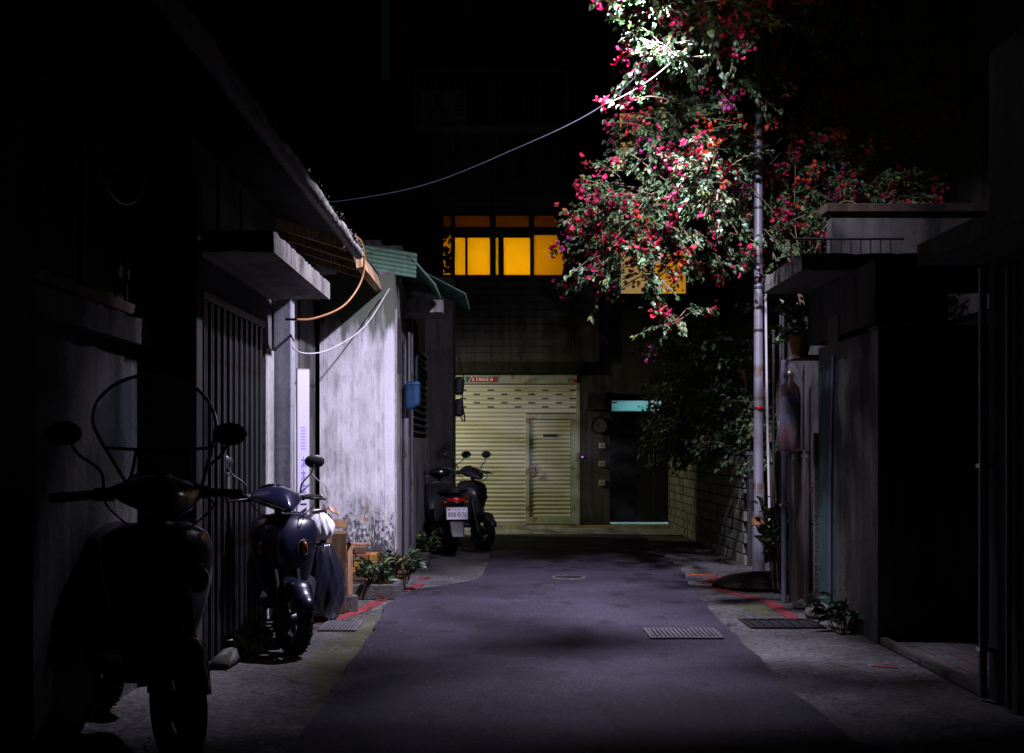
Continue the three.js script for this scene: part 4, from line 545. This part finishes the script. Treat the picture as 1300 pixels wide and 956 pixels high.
  instances('foliage', LEAF, leafMat, leaves, t); instances('blossoms', BRACT, bractMat, bracts, t);
}
{ // hedge on the block wall
  const r = rng(66), t = thing('hedge', 'dark leafy hedge spilling over the block wall', 'hedge', [2.75, 0, -14.6]), leaves = [], stems = [];
  for (let i = 0; i < 260; i++) { let p = V(2.7 + (r() - 0.5) * 0.9, 1.2 + r() * r() * 2.0, -12.2 - r() * 5.4), d = V(-0.5 - r() * 0.4, r() - 0.4, r() - 0.5).normalize(); const ps = [p.clone()]; for (let s = 0; s < 6; s++) { p = p.clone().addScaledVector(d, 0.06); d.y -= 0.12; ps.push(p); for (let k = 0; k < 4; k++) leaves.push({ p: p.clone().sub(t.position).add(V(r() - 0.5, r() - 0.5, r() - 0.5).multiplyScalar(0.12)), q: tuft(d, r), s: 0.9 + r() * 0.7, c: green(r).map((x) => x * 0.7) }); } stems.push(tube(ps.map((v) => v.clone().sub(t.position)), 0.005, 6, 4)); }
  const s = part('twigs', stems, M.stem, t); s.userData.kind = 'stuff'; instances('foliage', LEAF, leafMat, leaves, t);
  for (let i = 0; i < 5; i++) part('trunk', tube([[0.15, 0, 2 - i], [0.1, 1, 2.05 - i], [0.0, 2.2, 2 - i]], 0.03, 10, 7), M.stem, t);
}
function weed(name, label, cat, pos, n, h, spread, seed, geo = BLADE, mat = leafMat, tone = 1, extra) {
  const r = rng(seed), t = thing(name, label, cat, pos), L = [], S = [];
  for (let i = 0; i < n; i++) { const a = r() * 6.283, b = r() * spread, tip = V(Math.cos(a) * (b + 0.06), h * (0.45 + r() * 0.6), Math.sin(a) * (b + 0.06)), root = V(Math.cos(a) * b * 0.5, 0, Math.sin(a) * b * 0.5), mid = root.clone().lerp(tip, 0.55).add(V(0, h * 0.2, 0)); S.push(tube([root, mid, tip], 0.004, 6, 4)); const c = new THREE.CatmullRomCurve3([root, mid, tip]); const m = geo === FROND ? 26 : 6; for (let k = 0; k < m; k++) { const u = 0.25 + 0.75 * k / m, p = c.getPoint(u), tg = c.getTangent(u); if (geo === FROND) { const side = k % 2 ? 1 : -1, d = V(-tg.z, 0, tg.x).multiplyScalar(side).add(tg.clone().multiplyScalar(0.4)).add(V(0, -0.15, 0)); L.push({ p, q: new THREE.Quaternion().setFromUnitVectors(V(0, 0, 1), d.normalize()), s: (1.2 - u * 0.8) * (0.9 + r() * 0.3), c: green(r).map((x) => x * tone) }); } else L.push({ p: p.add(V(r() - 0.5, r() - 0.5, r() - 0.5).multiplyScalar(0.06)), q: tuft(tg.add(V(Math.cos(a) * 0.6, 0, Math.sin(a) * 0.6)), r), s: 0.55 + r() * 0.6, c: green(r).map((x) => x * tone) }); } }
  const s = part('stems', S, M.stem, t); s.userData.kind = 'stuff'; instances('leaves', geo, mat, L, t); return t;
}
weed('fern', 'feathery green fern growing out of the brick-edged planter', 'fern', [-0.98, 0.12, -9.95], 24, 0.26, 0.16, 5, FROND, leafMat, 0.8);
weed('planter_shrub', 'low bushy shrub with broad leaves beside the stacked bricks', 'shrub', [-1.06, 0.1, -9.75], 14, 0.2, 0.1, 6, BLADE, leafMat, 0.8);
weed('planter_weed', 'straggling weeds at the outer end of the planter', 'weeds', [-0.88, 0.06, -10.25], 18, 0.26, 0.14, 7, BLADE, leafMat, 0.55);
weed('pole_shrub', 'leafy shrub growing between the lamp pole and the board fence', 'shrub', [2.34, 0.05, -10.0], 46, 0.75, 0.16, 8, BLADE, leafMat, 0.75);
weed('kerb_weed', 'weeds sprouting along the foot of the grey pillar', 'weeds', [2.3, 0.006, -8.0], 22, 0.2, 0.17, 9, BLADE, leafMat, 0.8);
weed('gate_weed', 'small bright weed at the foot of the folding gate', 'weeds', [-1.5, 0.006, -7.0], 7, 0.14, 0.05, 10, BLADE, leafMat, 1);
weed('wall_weed', 'dark weeds by the foot of the house with the door canopy', 'weeds', [-0.86, 0.006, -13.1], 10, 0.28, 0.08, 13, BLADE, leafMat, 0.7);
{ const t = thing('potted_fern', 'small fern in a round clay pot above the wrapped cylinder', 'potted plant', [2.36, 1.98, -9.42]); const r = rng(40), L = [], S = []; part('pot', new THREE.LatheGeometry([[0.001, 0], [0.06, 0], [0.09, 0.13], [0.1, 0.13], [0.1, 0.16], [0.085, 0.16], [0.08, 0.12], [0.001, 0.12]].map(([x, y]) => new THREE.Vector2(x, y)), 20), M.rust, t); for (let i = 0; i < 26; i++) { const a = r() * 6.28, p = V(Math.cos(a) * 0.16 * r(), 0.14 + r() * 0.28, Math.sin(a) * 0.16 * r()); S.push(tube([[0, 0.12, 0], [p.x * 0.5, p.y, p.z * 0.5], [p.x, p.y, p.z]], 0.003, 5, 4)); for (let k = 0; k < 6; k++) L.push({ p: p.clone().add(V(r() - 0.5, r() - 0.5, r() - 0.5).multiplyScalar(0.09)), q: tuft(p, r), s: 0.6 + r() * 0.5, c: green(r) }); } const s = part('stems', S, M.stem, t); s.userData.kind = 'stuff'; instances('leaves', BLADE, leafMat, L, t); part('shelf', bx(-0.08, 0.2, -0.03, -0.002, -0.14, 0.14), M.woodDark, t); }
{ // planter edge and bricks
  const t = thing('planter', 'low dark concrete planter trough filled with soil', 'planter', [-1.13, 0, -10.05]); part('trough', [bx(-0.28, 0.26, 0.006, 0.13, 0.36, 0.42, 0.01), bx(-0.28, -0.22, 0.006, 0.13, -0.4, 0.36, 0.01), bx(0.2, 0.26, 0.006, 0.12, -0.4, 0.36, 0.01)], M.renderDark, t); part('soil', bx(-0.22, 0.2, 0.006, 0.1, -0.4, 0.36), M.soil, t);
  const r = rng(3), g = metric(new RoundedBoxGeometry(0.1, 0.055, 0.2, 1, 0.006)), ms = [M.brickA, M.brickB, M.brickC]; const labels = ['topmost loose brick', 'brick in the top course', 'brick in the middle course', 'brick in the lowest course'];
  for (let j = 0; j < 5; j++) for (let i = 0; i < (j === 4 ? 2 : 5 - (j > 2 ? 2 : 0)); i++) { const m = part('brick', g, ms[(r() * 3) | 0], null, true); m.name = numbered('old_brick'); m.position.set(-1.36 + i * 0.106 + (j % 2) * 0.03 + r() * 0.008, 0.13 + j * 0.058, -10.28 + r() * 0.02); m.rotation.y = (r() - 0.5) * 0.2; tag(m, ['clay brick in the bottom course of the stack on the planter', 'clay brick in the second course of the stack on the planter', 'clay brick in the third course of the stack on the planter', 'clay brick in the fourth course of the stack on the planter', 'loose clay brick lying on top of the stack on the planter'][j], 'brick', 'bricks stacked on the planter'); }
  solo('fallen_leaf', leafGeo(0.07, 0.06, 0.014, -0.012).rotateX(-0.5).translate(-0.98, 0.02, -10.0 + 0.42), std({ color: rgb(0.7, 0.38, 0.01), roughness: 0.6 }), 'single yellow fallen leaf below the planter', 'leaf');
}

// ---------------------------------------------------------------- scooters
function scooter(label, { paint, pos, turn, steer = 0, windscreen = false, box = false, lean = 0, plate = null, size = 0.95 }) {
  const t = thing('motor_scooter', label, 'scooter', pos, turn, 'parked motor scooters'); t.scale.setScalar(size);
  const K = new THREE.Matrix4().makeTranslation(0.46, 0, 0).multiply(new THREE.Matrix4().makeRotationY(steer)).multiply(new THREE.Matrix4().makeTranslation(-0.46, 0, 0));
  const S = (g) => { const q = join(g); q.applyMatrix4(K); return q; };
  const wheel = (x, y, turnIt, name) => {
    const tyre = [new THREE.TorusGeometry(0.175, 0.052, 12, 40).scale(1, 1, 0.95).translate(x, y, 0)]; for (let i = 0; i < 40; i++) { const a = i / 40 * Math.PI * 2; tyre.push(xf(new THREE.BoxGeometry(0.012, 0.006, 0.06), x + Math.cos(a) * 0.2265, y + Math.sin(a) * 0.2265, 0, 0, 0.35 * (i % 2 ? 1 : -1), a + Math.PI / 2)); }
    const w = part(name, turnIt ? S(tyre) : join(tyre), M.rubber, t);
    const rim = [new THREE.TorusGeometry(0.13, 0.016, 8, 36).translate(x, y, 0), cyl(0.045, 0.045, 0.1, 16).rotateX(Math.PI / 2).translate(x, y, 0)]; for (let i = 0; i < 5; i++) { const a = i * 1.2566; rim.push(rod([x + Math.cos(a) * 0.03, y + Math.sin(a) * 0.03, 0], [x + Math.cos(a) * 0.13, y + Math.sin(a) * 0.13, 0], 0.014, 8)); } part('rim', turnIt ? S(rim) : join(rim), M.gateMetal, w);
    if (turnIt) part('brake_disc', S([new THREE.RingGeometry(0.06, 0.1, 28).translate(x, y, 0.062), xf(bx(-0.03, 0.03, -0.02, 0.02, 0.05, 0.08, 0.006), x - 0.08, y + 0.05, 0)]), M.steel, w);
  };
  wheel(0.6, 0.228, true, 'front_wheel'); wheel(-0.6, 0.228, false, 'rear_wheel');
  part('fork', S([rod([0.6, 0.228, 0.075], [0.47, 0.62, 0.075], 0.018, 10), rod([0.6, 0.228, -0.075], [0.47, 0.62, -0.075], 0.018, 10), rod([0.5, 0.56, 0], [0.36, 0.98, 0], 0.024, 10)]), M.darkMetal, t);
  { const rs = []; for (let i = 0; i <= 16; i++) { const a = 0.3 + i / 16 * 1.75, R0 = 0.246 + 0.01 * Math.sin(i), k = Math.sin(Math.PI * Math.min(1, Math.max(0.12, i / 16)) * 0.95 + 0.1) * 0.6 + 0.4; rs.push([[0.0, 0.066], [-0.045, 0.062], [-0.04, 0.056], [0.0, 0.05], [0.0, -0.05], [-0.04, -0.056], [-0.045, -0.062], [0.0, -0.066], [0.012, -0.035], [0.016, 0], [0.012, 0.035]].map(([d, z]) => V(0.6 + Math.cos(a) * (R0 + d), 0.228 + Math.sin(a) * (R0 + d), z * k))); } part('front_fender', S([loft(rs)]), paint, t); }
  // apron, lofted upward; the front is rounded to a ridge
  { const yy = [0.3, 0.36, 0.45, 0.56, 0.66, 0.76, 0.83, 0.87], cx = [0.3, 0.33, 0.36, 0.395, 0.4, 0.385, 0.36, 0.34], w = [0.07, 0.12, 0.16, 0.185, 0.205, 0.215, 0.2, 0.13], d = [0.03, 0.06, 0.09, 0.12, 0.13, 0.11, 0.075, 0.04];
    const g = loft(yy.map((y, i) => ring(32, 1.75, (c, s) => V(cx[i] + (c > 0 ? c * d[i] * (1 - 0.2 * Math.abs(s)) : c * 0.05) - 0.04 * s * s, y + (c > 0 ? 0.01 * c : 0), s * w[i])))); part('leg_shield', g, paint, t);
    part('inner_panel', loft(yy.map((y, i) => ring(20, 3, (c, s) => V(cx[i] - 0.085 + c * 0.035, y, s * w[i] * 0.9)))), M.plastic, t);
    for (const s of [-1, 1]) { const L = part('indicator', xf(ball(0.045, 0.05, 0.026, 0, 0, 0, 14), 0.455, 0.665, s * 0.125, 0, -s * 0.7, 0), M.amber, t); part('bezel', xf(new THREE.TorusGeometry(0.05, 0.007, 6, 20).rotateY(Math.PI / 2), 0.462, 0.665, s * 0.128, 0, -s * 0.7, 0), M.plastic, L); }
    part('front_grille', xf(bx(-0.01, 0.01, -0.05, 0.05, -0.05, 0.05, 0.006), 0.5, 0.5, 0), M.plastic, t); part('badge', xf(cyl(0.016, 0.016, 0.006, 14).rotateZ(Math.PI / 2), 0.525, 0.72, 0), M.steel, t);
  }
  // handlebar cowl with headlight
  { const cw = [[0.23, 0.03, 0.012, 1.0], [0.25, 0.12, 0.035, 1.0], [0.31, 0.175, 0.055, 0.995], [0.38, 0.165, 0.066, 0.985], [0.45, 0.125, 0.062, 0.965], [0.51, 0.075, 0.046, 0.94], [0.555, 0.03, 0.02, 0.915], [0.565, 0.006, 0.005, 0.91]];
    part('handlebar_cowl', S([loft(cw.map(([x, w, h, y]) => ring(26, 1.7, (c, s) => V(x + (s < 0 ? -0.02 * s * s : 0), y + s * h + (s > 0 ? 0.012 * (1 - Math.abs(c)) : 0), c * w))))]), paint, t);
    part('cowl_seam', S([tube(cw.slice(1, 7).map(([x, w, h, y]) => V(x, y - h * 0.1, w * 1.005)), 0.004, 24, 5)]), M.plastic, t); part('cowl_seam', S([tube(cw.slice(1, 7).map(([x, w, h, y]) => V(x, y - h * 0.1, -w * 1.005)), 0.004, 24, 5)]), M.plastic, t);
    for (const s of [-1, 1]) part('bar_clamp', S([rod([0.32, 0.985, s * 0.15], [0.31, 0.985, s * 0.22], 0.026, 12)]), M.plastic, t);
    const rl = []; for (let i = 0; i <= 10; i++) { const z = -0.12 + i / 10 * 0.24, k = Math.max(0.05, 1 - (z / 0.125) ** 2) ** 0.5; rl.push(ring(14, 2.2, (c, s) => V(0.43 + 0.075 * k + c * 0.024 * k, 0.95 + s * 0.036 * k - c * 0.012, z * 0.9))); } const hl = part('headlight', S([loft(rl)]), M.lens, t); part('reflector', S([ball(0.012, 0.02, 0.04, 0.522, 0.948, 0, 12)]), M.steel, hl);
    part('instrument_panel', S([xf(ball(0.05, 0.012, 0.08, 0, 0, 0, 14), 0.28, 1.045, 0, 0, 0, 0.6)]), M.glassDark, t);
  }
  for (const s of [-1, 1]) {
    const g = part('grip', S([rod([0.31, 0.985, s * 0.21], [0.27, 0.975, s * 0.36], 0.018, 12)]), M.rubber, t); part('bar_end', S([xf(ball(0.02, 0.02, 0.012, 0.27, 0.975, s * 0.365, 10), 0, 0, 0)]), M.steel, g); part('lever', S([tube([[0.35, 0.98, s * 0.2], [0.375, 0.975, s * 0.26], [0.35, 0.965, s * 0.36]], 0.007, 12, 6)]), M.gateMetal, g);
    const m = part('mirror', S([xf(ball(0.07, 0.046, 0.02, 0, 0, 0, 18).rotateY(Math.PI / 2), 0.27, 1.215, s * 0.32, 0, s * 0.15, 0)]), M.plastic, t); part('mirror_glass', S([xf(cyl(0.06, 0.06, 0.004, 24).scale(0.66, 1, 1).rotateZ(Math.PI / 2), 0.249, 1.215, s * 0.323, 0, s * 0.15, 0)]), M.mirrorGlass, m); part('mirror_stem', S([tube([[0.32, 1.0, s * 0.19], [0.325, 1.07, s * 0.2], [0.3, 1.14, s * 0.28], [0.285, 1.2, s * 0.31]], 0.006, 14, 6)]), M.darkMetal, m);
    part('brake_cable', tube([[0.33, 0.97, s * 0.2], [0.42, 0.93, s * 0.19], [0.4, 0.85, s * 0.1], [0.35, 0.8, s * 0.04]], 0.004, 14, 5), M.rubber, t);
  }
  part('floorboard', loft([-0.16, -0.1, 0.2, 0.33].map((x, i) => ring(16, 5, (c, s) => V(x, 0.3 + s * 0.035, c * [0.14, 0.165, 0.165, 0.13][i])))), M.plastic, t);
  // rear body, lofted backward
  { const xs = [-0.12, -0.18, -0.3, -0.5, -0.7, -0.85, -0.93], y0 = [0.33, 0.3, 0.34, 0.42, 0.5, 0.57, 0.62], y1 = [0.66, 0.7, 0.72, 0.74, 0.755, 0.75, 0.72], w = [0.12, 0.15, 0.175, 0.185, 0.165, 0.13, 0.07]; part('rear_body', loft(xs.map((x, i) => ring(24, 2.8, (c, s) => V(x, (y0[i] + y1[i]) / 2 + s * (y1[i] - y0[i]) / 2, c * w[i])))), paint, t); }
  part('seat', loft([-0.08, -0.12, -0.3, -0.42, -0.5, -0.7, -0.82, -0.87].map((x, i) => ring(20, 3, (c, s) => V(x, [0.73, 0.735, 0.745, 0.755, 0.775, 0.785, 0.785, 0.78][i] + s * [0.02, 0.035, 0.04, 0.045, 0.045, 0.042, 0.035, 0.015][i], c * [0.07, 0.1, 0.135, 0.15, 0.155, 0.145, 0.11, 0.05][i])))), M.seat, t);
  part('grab_rail', tube([[-0.68, 0.78, 0.15], [-0.86, 0.8, 0.13], [-0.98, 0.81, 0.05], [-0.98, 0.81, -0.05], [-0.86, 0.8, -0.13], [-0.68, 0.78, -0.15]], 0.013, 30, 8), M.darkMetal, t);
  { const tl = part('tail_light', loft([-0.11, -0.06, 0, 0.06, 0.11].map((z, i) => ring(12, 2.4, (c, s) => V(-0.925 + c * 0.03 + Math.abs(z) * 0.4, 0.685 + s * [0.012, 0.03, 0.036, 0.03, 0.012][i], z)))), M.red, t); part('clear_lens', ball(0.014, 0.014, 0.02, -0.955, 0.655, 0.0, 10), M.lens, tl); for (const s of [-1, 1]) part('rear_indicator', ball(0.02, 0.02, 0.032, -0.885, 0.655, s * 0.13, 10), M.amber, tl); }
  part('rear_mudguard', loft([0, 1, 2, 3, 4].map((i) => ring(14, 4, (c, s) => V(-0.86 - i * 0.045 + c * 0.012, 0.6 - i * 0.085, s * [0.07, 0.085, 0.09, 0.085, 0.075][i])))), M.plastic, t);
  if (plate) { const p = part('number_plate', xf(bx(-0.004, 0.004, -0.075, 0.075, -0.13, 0.13, 0.003), -0.975, 0.53, 0, 0, 0, -0.22), M.whitePaint, t);
    const cv = document.createElement('canvas'); cv.width = 512; cv.height = 300; const g = cv.getContext('2d'); g.fillStyle = '#dedde8'; g.fillRect(0, 0, 512, 300); g.strokeStyle = '#1b1b22'; g.lineWidth = 5; g.strokeRect(8, 8, 496, 284); g.fillStyle = '#c8603a'; g.fillRect(22, 22, 80, 56); g.fillStyle = '#1b1b24'; g.font = 'bold 50px sans-serif'; for (const [x, w] of [[130, 40], [196, 44], [256, 40], [306, 36], [392, 52]]) { g.fillRect(x, 30, w, 8); g.fillRect(x + w / 2 - 4, 24, 8, 46); g.fillRect(x, 58, w, 7); } g.font = 'bold 132px sans-serif'; g.textAlign = 'center'; g.save(); g.translate(256, 232); g.scale(0.86, 1.15); g.fillText(plate, 0, 0); g.restore();
    const tx = new THREE.CanvasTexture(cv); tx.colorSpace = THREE.SRGBColorSpace; const f = new THREE.PlaneGeometry(0.252, 0.145).rotateY(-Math.PI / 2); part('plate_print', xf(f, -0.975 - 0.0065, 0.53 - 0.0015, 0, 0, 0, -0.22), std({ map: tx, roughness: 0.4 }, false), p, true); }
  part('engine', [loft([-0.3, -0.4, -0.55, -0.62].map((x, i) => ring(14, 4, (c, s) => V(x, 0.27 + s * [0.06, 0.08, 0.07, 0.05][i], 0.075 + c * 0.045)))), loft([-0.25, -0.35, -0.45].map((x) => ring(12, 4, (c, s) => V(x, 0.3 + s * 0.07, c * 0.06))))], M.darkMetal, t);
  part('muffler', loft([[-0.3, 0.02], [-0.36, 0.05], [-0.75, 0.058], [-0.8, 0.03]].map(([x, q]) => ring(16, 2, (c, s) => V(x, 0.25 - (x + 0.3) * 0.12 + s * q, -0.15 + c * q)))), M.gateMetal, t);
  part('shock_absorber', [rod([-0.66, 0.26, 0.1], [-0.6, 0.56, 0.1], 0.02, 10)], M.darkMetal, t); part('side_stand', tube([[-0.02, 0.26, 0.1], [0.0, 0.14, 0.17], [0.02, 0.012, 0.25], [0.05, 0.01, 0.27]], 0.011, 14, 7), M.darkMetal, t);
  if (windscreen) {
    const out = [], n = 26; for (let i = 0; i <= n; i++) { const a = -0.15 + i / n * (Math.PI + 0.3); out.push([Math.cos(a) * 0.235, 1.26 + Math.sin(a) * 0.18]); } const outline = [[0.14, 1.02], ...out.map(([z, y]) => [z, y]), [-0.14, 1.02]];
    const P = ([z, y], o = 0) => V(0.49 - (y - 1.0) * 0.32 - z * z * 1.1 + o, y, z); const rows = 14, cols = 16, pos = [], idx = [], half = (y) => y < 1.24 ? 0.14 + (0.235 - 0.14) * clamp((y - 1.02) / 0.22) : 0.235 * Math.sqrt(Math.max(0, 1 - ((y - 1.26) / 0.182) ** 2));
    for (let i = 0; i <= rows; i++) { const y = 1.02 + (0.42) * i / rows, h = Math.max(0.004, half(y)); for (let j = 0; j <= cols; j++) { const p = P([-h + 2 * h * j / cols, y]); pos.push(p.x, p.y, p.z); } } for (let i = 0; i < rows; i++) for (let j = 0; j < cols; j++) { const a = i * (cols + 1) + j; idx.push(a, a + 1, a + cols + 1, a + 1, a + cols + 2, a + cols + 1); }
    const g = new THREE.BufferGeometry(); g.setAttribute('position', new THREE.Float32BufferAttribute(pos, 3)); g.setIndex(idx); g.computeVertexNormals(); g.setAttribute('uv', new THREE.Float32BufferAttribute(new Float32Array(pos.length / 3 * 2), 2)); const w = part('windscreen', S([g]), M.glass, t); part('screen_edge', S([tube(outline.map((q) => P(q)), 0.007, 90, 6)]), M.lens, w); part('screen_stay', S([tube([P([-0.2, 1.16]), P([0, 1.15], 0.01), P([0.2, 1.16])], 0.006, 20, 6), tube([P([0.1, 1.15]), V(0.4, 1.04, 0.12), V(0.34, 1.0, 0.19)], 0.007, 14, 6), tube([P([-0.1, 1.15]), V(0.4, 1.04, -0.12), V(0.34, 1.0, -0.19)], 0.007, 14, 6)]), M.darkMetal, w);
  }
  return t;
}
const GY = 0.007;
scooter('dark navy scooter facing out beside the black rubbish bag', { paint: M.paintNavy, pos: [-1.41, GY, -7.6], turn: -Math.PI / 2 + 9 * R, steer: 27 * R });
scooter('black scooter with a tall clear windscreen by the rough plaster wall', { paint: M.paintBlack, pos: [-1.6, GY, -5.15], turn: -Math.PI / 2 + 30 * R, steer: 0.06, windscreen: true, size: 1.07 });
scooter('black scooter showing its rear number plate by the louvred house', { paint: M.paintBlack, pos: [-0.72, GY, -14.15], turn: Math.PI / 2 + 12 * R, steer: 0.1, plate: '838-ECU' });
scooter('grey scooter with a shiny headlight cowl facing the alley beside the plated scooter', { paint: M.paintGraphite, pos: [-0.55, GY, -14.9], turn: -Math.PI / 2 + 28 * R, steer: 0.2 });

// ---------------------------------------------------------------- rubbish by the scooter
{
  const bag = (name, label, [x, y, z], [rx, ry, rz], seed, mat, folds, neck) => { const r = rng(seed), ph = [...Array(6)].map(() => r() * 6.28), t = thing(name, label, 'bag', [x, y, z]); const n = 72, rows = 26, rs = []; for (let i = 0; i <= rows; i++) { const v = i / rows, prof = Math.sin(Math.PI * Math.min(1, 0.08 + v * 0.86)) ** 0.55 * (1 - 0.35 * v); rs.push(ring(n, 2.2, (c, s) => { const a = Math.atan2(s, c), w = 1 + folds * (0.5 * Math.sin(a * 7 + ph[0] + v * 5) + 0.35 * Math.sin(a * 13 + ph[1] - v * 7) + 0.4 * Math.sin(a * 4 + v * 9 + ph[2]) + 0.25 * Math.sin(a * 19 + v * 15 + ph[3]) + 0.6 * (0.4 - Math.abs(Math.sin(a * 4.5 + v * 2.5 + ph[4]))) + 0.5 * (0.4 - Math.abs(Math.sin(a * 8 - v * 4 + ph[5])))); return V(c * rx * prof * w, v * ry, s * rz * prof * w); })); } part('sack', loft(rs), mat, t); if (neck) part('knot', loft([0, 0.03, 0.06, 0.1].map((y, i) => ring(14, 2, (c, s) => V(c * [0.04, 0.022, 0.03, 0.06][i] * (1 + 0.25 * Math.sin(Math.atan2(s, c) * 5)), ry - 0.03 + y, s * [0.04, 0.022, 0.03, 0.06][i])))), mat, t); return t; };
  bag('rubbish_bag', 'glossy black rubbish sack standing behind the navy scooter', [-1.3, 0.007, -8.48], [0.18, 0.56, 0.18], 4, M.bagBlack, 0.09, true);
  const c = thing('cardboard_box', 'tall brown cardboard box behind the black rubbish sack', 'box', [-1.33, 0.007, -8.95], 0.15); part('carton', bx(-0.15, 0.13, 0, 0.6, -0.14, 0.14, 0.004), M.card, c); part('flap', xf(bx(-0.14, 0.14, 0, 0.004, -0.12, 0), 0, 0.622, -0.13, 0.5, 0, 0), M.card, c); part('flap', xf(bx(0, 0.1, 0, 0.004, -0.13, 0.13), 0.132, 0.602, 0, 0, 0, -1.2), M.card, c); part('tape', bx(-0.02, 0.02, 0.02, 0.6, 0.1401, 0.1415), M.wood, c);
  bag('plastic_bag', 'crumpled white plastic bag lying on the rubbish', [-1.33, 0.585, -8.5], [0.13, 0.22, 0.12], 14, M.bagWhite, 0.1, false);
  const f = thing('cardboard_scrap', 'small folded scrap of cardboard on the white plastic bag', 'cardboard', [-1.31, 0.8, -8.5], 0.3); part('sheet', xf(bx(-0.08, 0.05, 0, 0.006, -0.05, 0.05), 0, 0, 0, 0, 0, 0.15), M.card, f); part('fold', xf(bx(0, 0.08, 0, 0.006, -0.05, 0.05), 0.05, 0.008, 0, 0.3, 0, -0.5), M.woodPink, f);
  const s = thing('wooden_batten', 'pale wooden batten frame leaning by the cardboard box', 'batten', [-1.17, 0.13, -8.95], 0.2); part('upright', bx(-0.02, 0.02, 0.0, 0.4, -0.02, 0.02, 0.003), M.woodPink, s); part('crosspiece', bx(0.021, 0.16, 0.375, 0.395, -0.012, 0.012, 0.003), M.woodPink, s); part('foot', bx(-0.06, 0.06, -0.12, -0.001, -0.05, 0.05, 0.006), M.renderDark, s);
}
// ---------------------------------------------------------------- cables
solo('service_cable', tube([[-1.02, 2.66, -10.5], [-1.2, 2.3, -10.2], [-1.42, 2.06, -9.7], [-1.54, 1.97, -9.0], [-1.56, 1.99, -8.7]], 0.0055, 60, 7), M.cableWhite, 'white cable sagging across the plastered wall to the column', 'cable');
solo('orange_hose', tube([[-1.17, 2.88, -9.0], [-1.1, 2.83, -9.1], [-1.09, 2.6, -9.15], [-1.2, 2.35, -9.0], [-1.4, 2.2, -8.7], [-1.55, 2.16, -8.4]], 0.009, 60, 8), M.cableOrange, 'orange flexible conduit curling down from the tin roof edge', 'conduit');
solo('overhead_cable', tube([[2.36, 5.3, -11.1], [1.85, 4.85, -10.2], [1.36, 4.49, -9.3], [0.85, 4.11, -9.8], [0, 3.86, -10.5], [-0.75, 3.74, -11.2], [-1.49, 3.73, -11.8], [-2.3, 3.8, -12.5]], 0.0045, 80, 7), std({ color: rgb(0.18, 0.18, 0.23), roughness: 0.6 }), 'long thin overhead cable sagging from the lamp pole across the alley', 'cable');
solo('loose_wire', tube([[-1.5, 2.5, -4.0], [-1.45, 2.2, -4.3], [-1.5, 2.25, -4.8], [-1.6, 2.6, -5.4]], 0.005, 30, 6), M.cableBlue, 'loose wire drooping under the tin roof by the plaster wall', 'wire');

renderer.render(scene, camera);
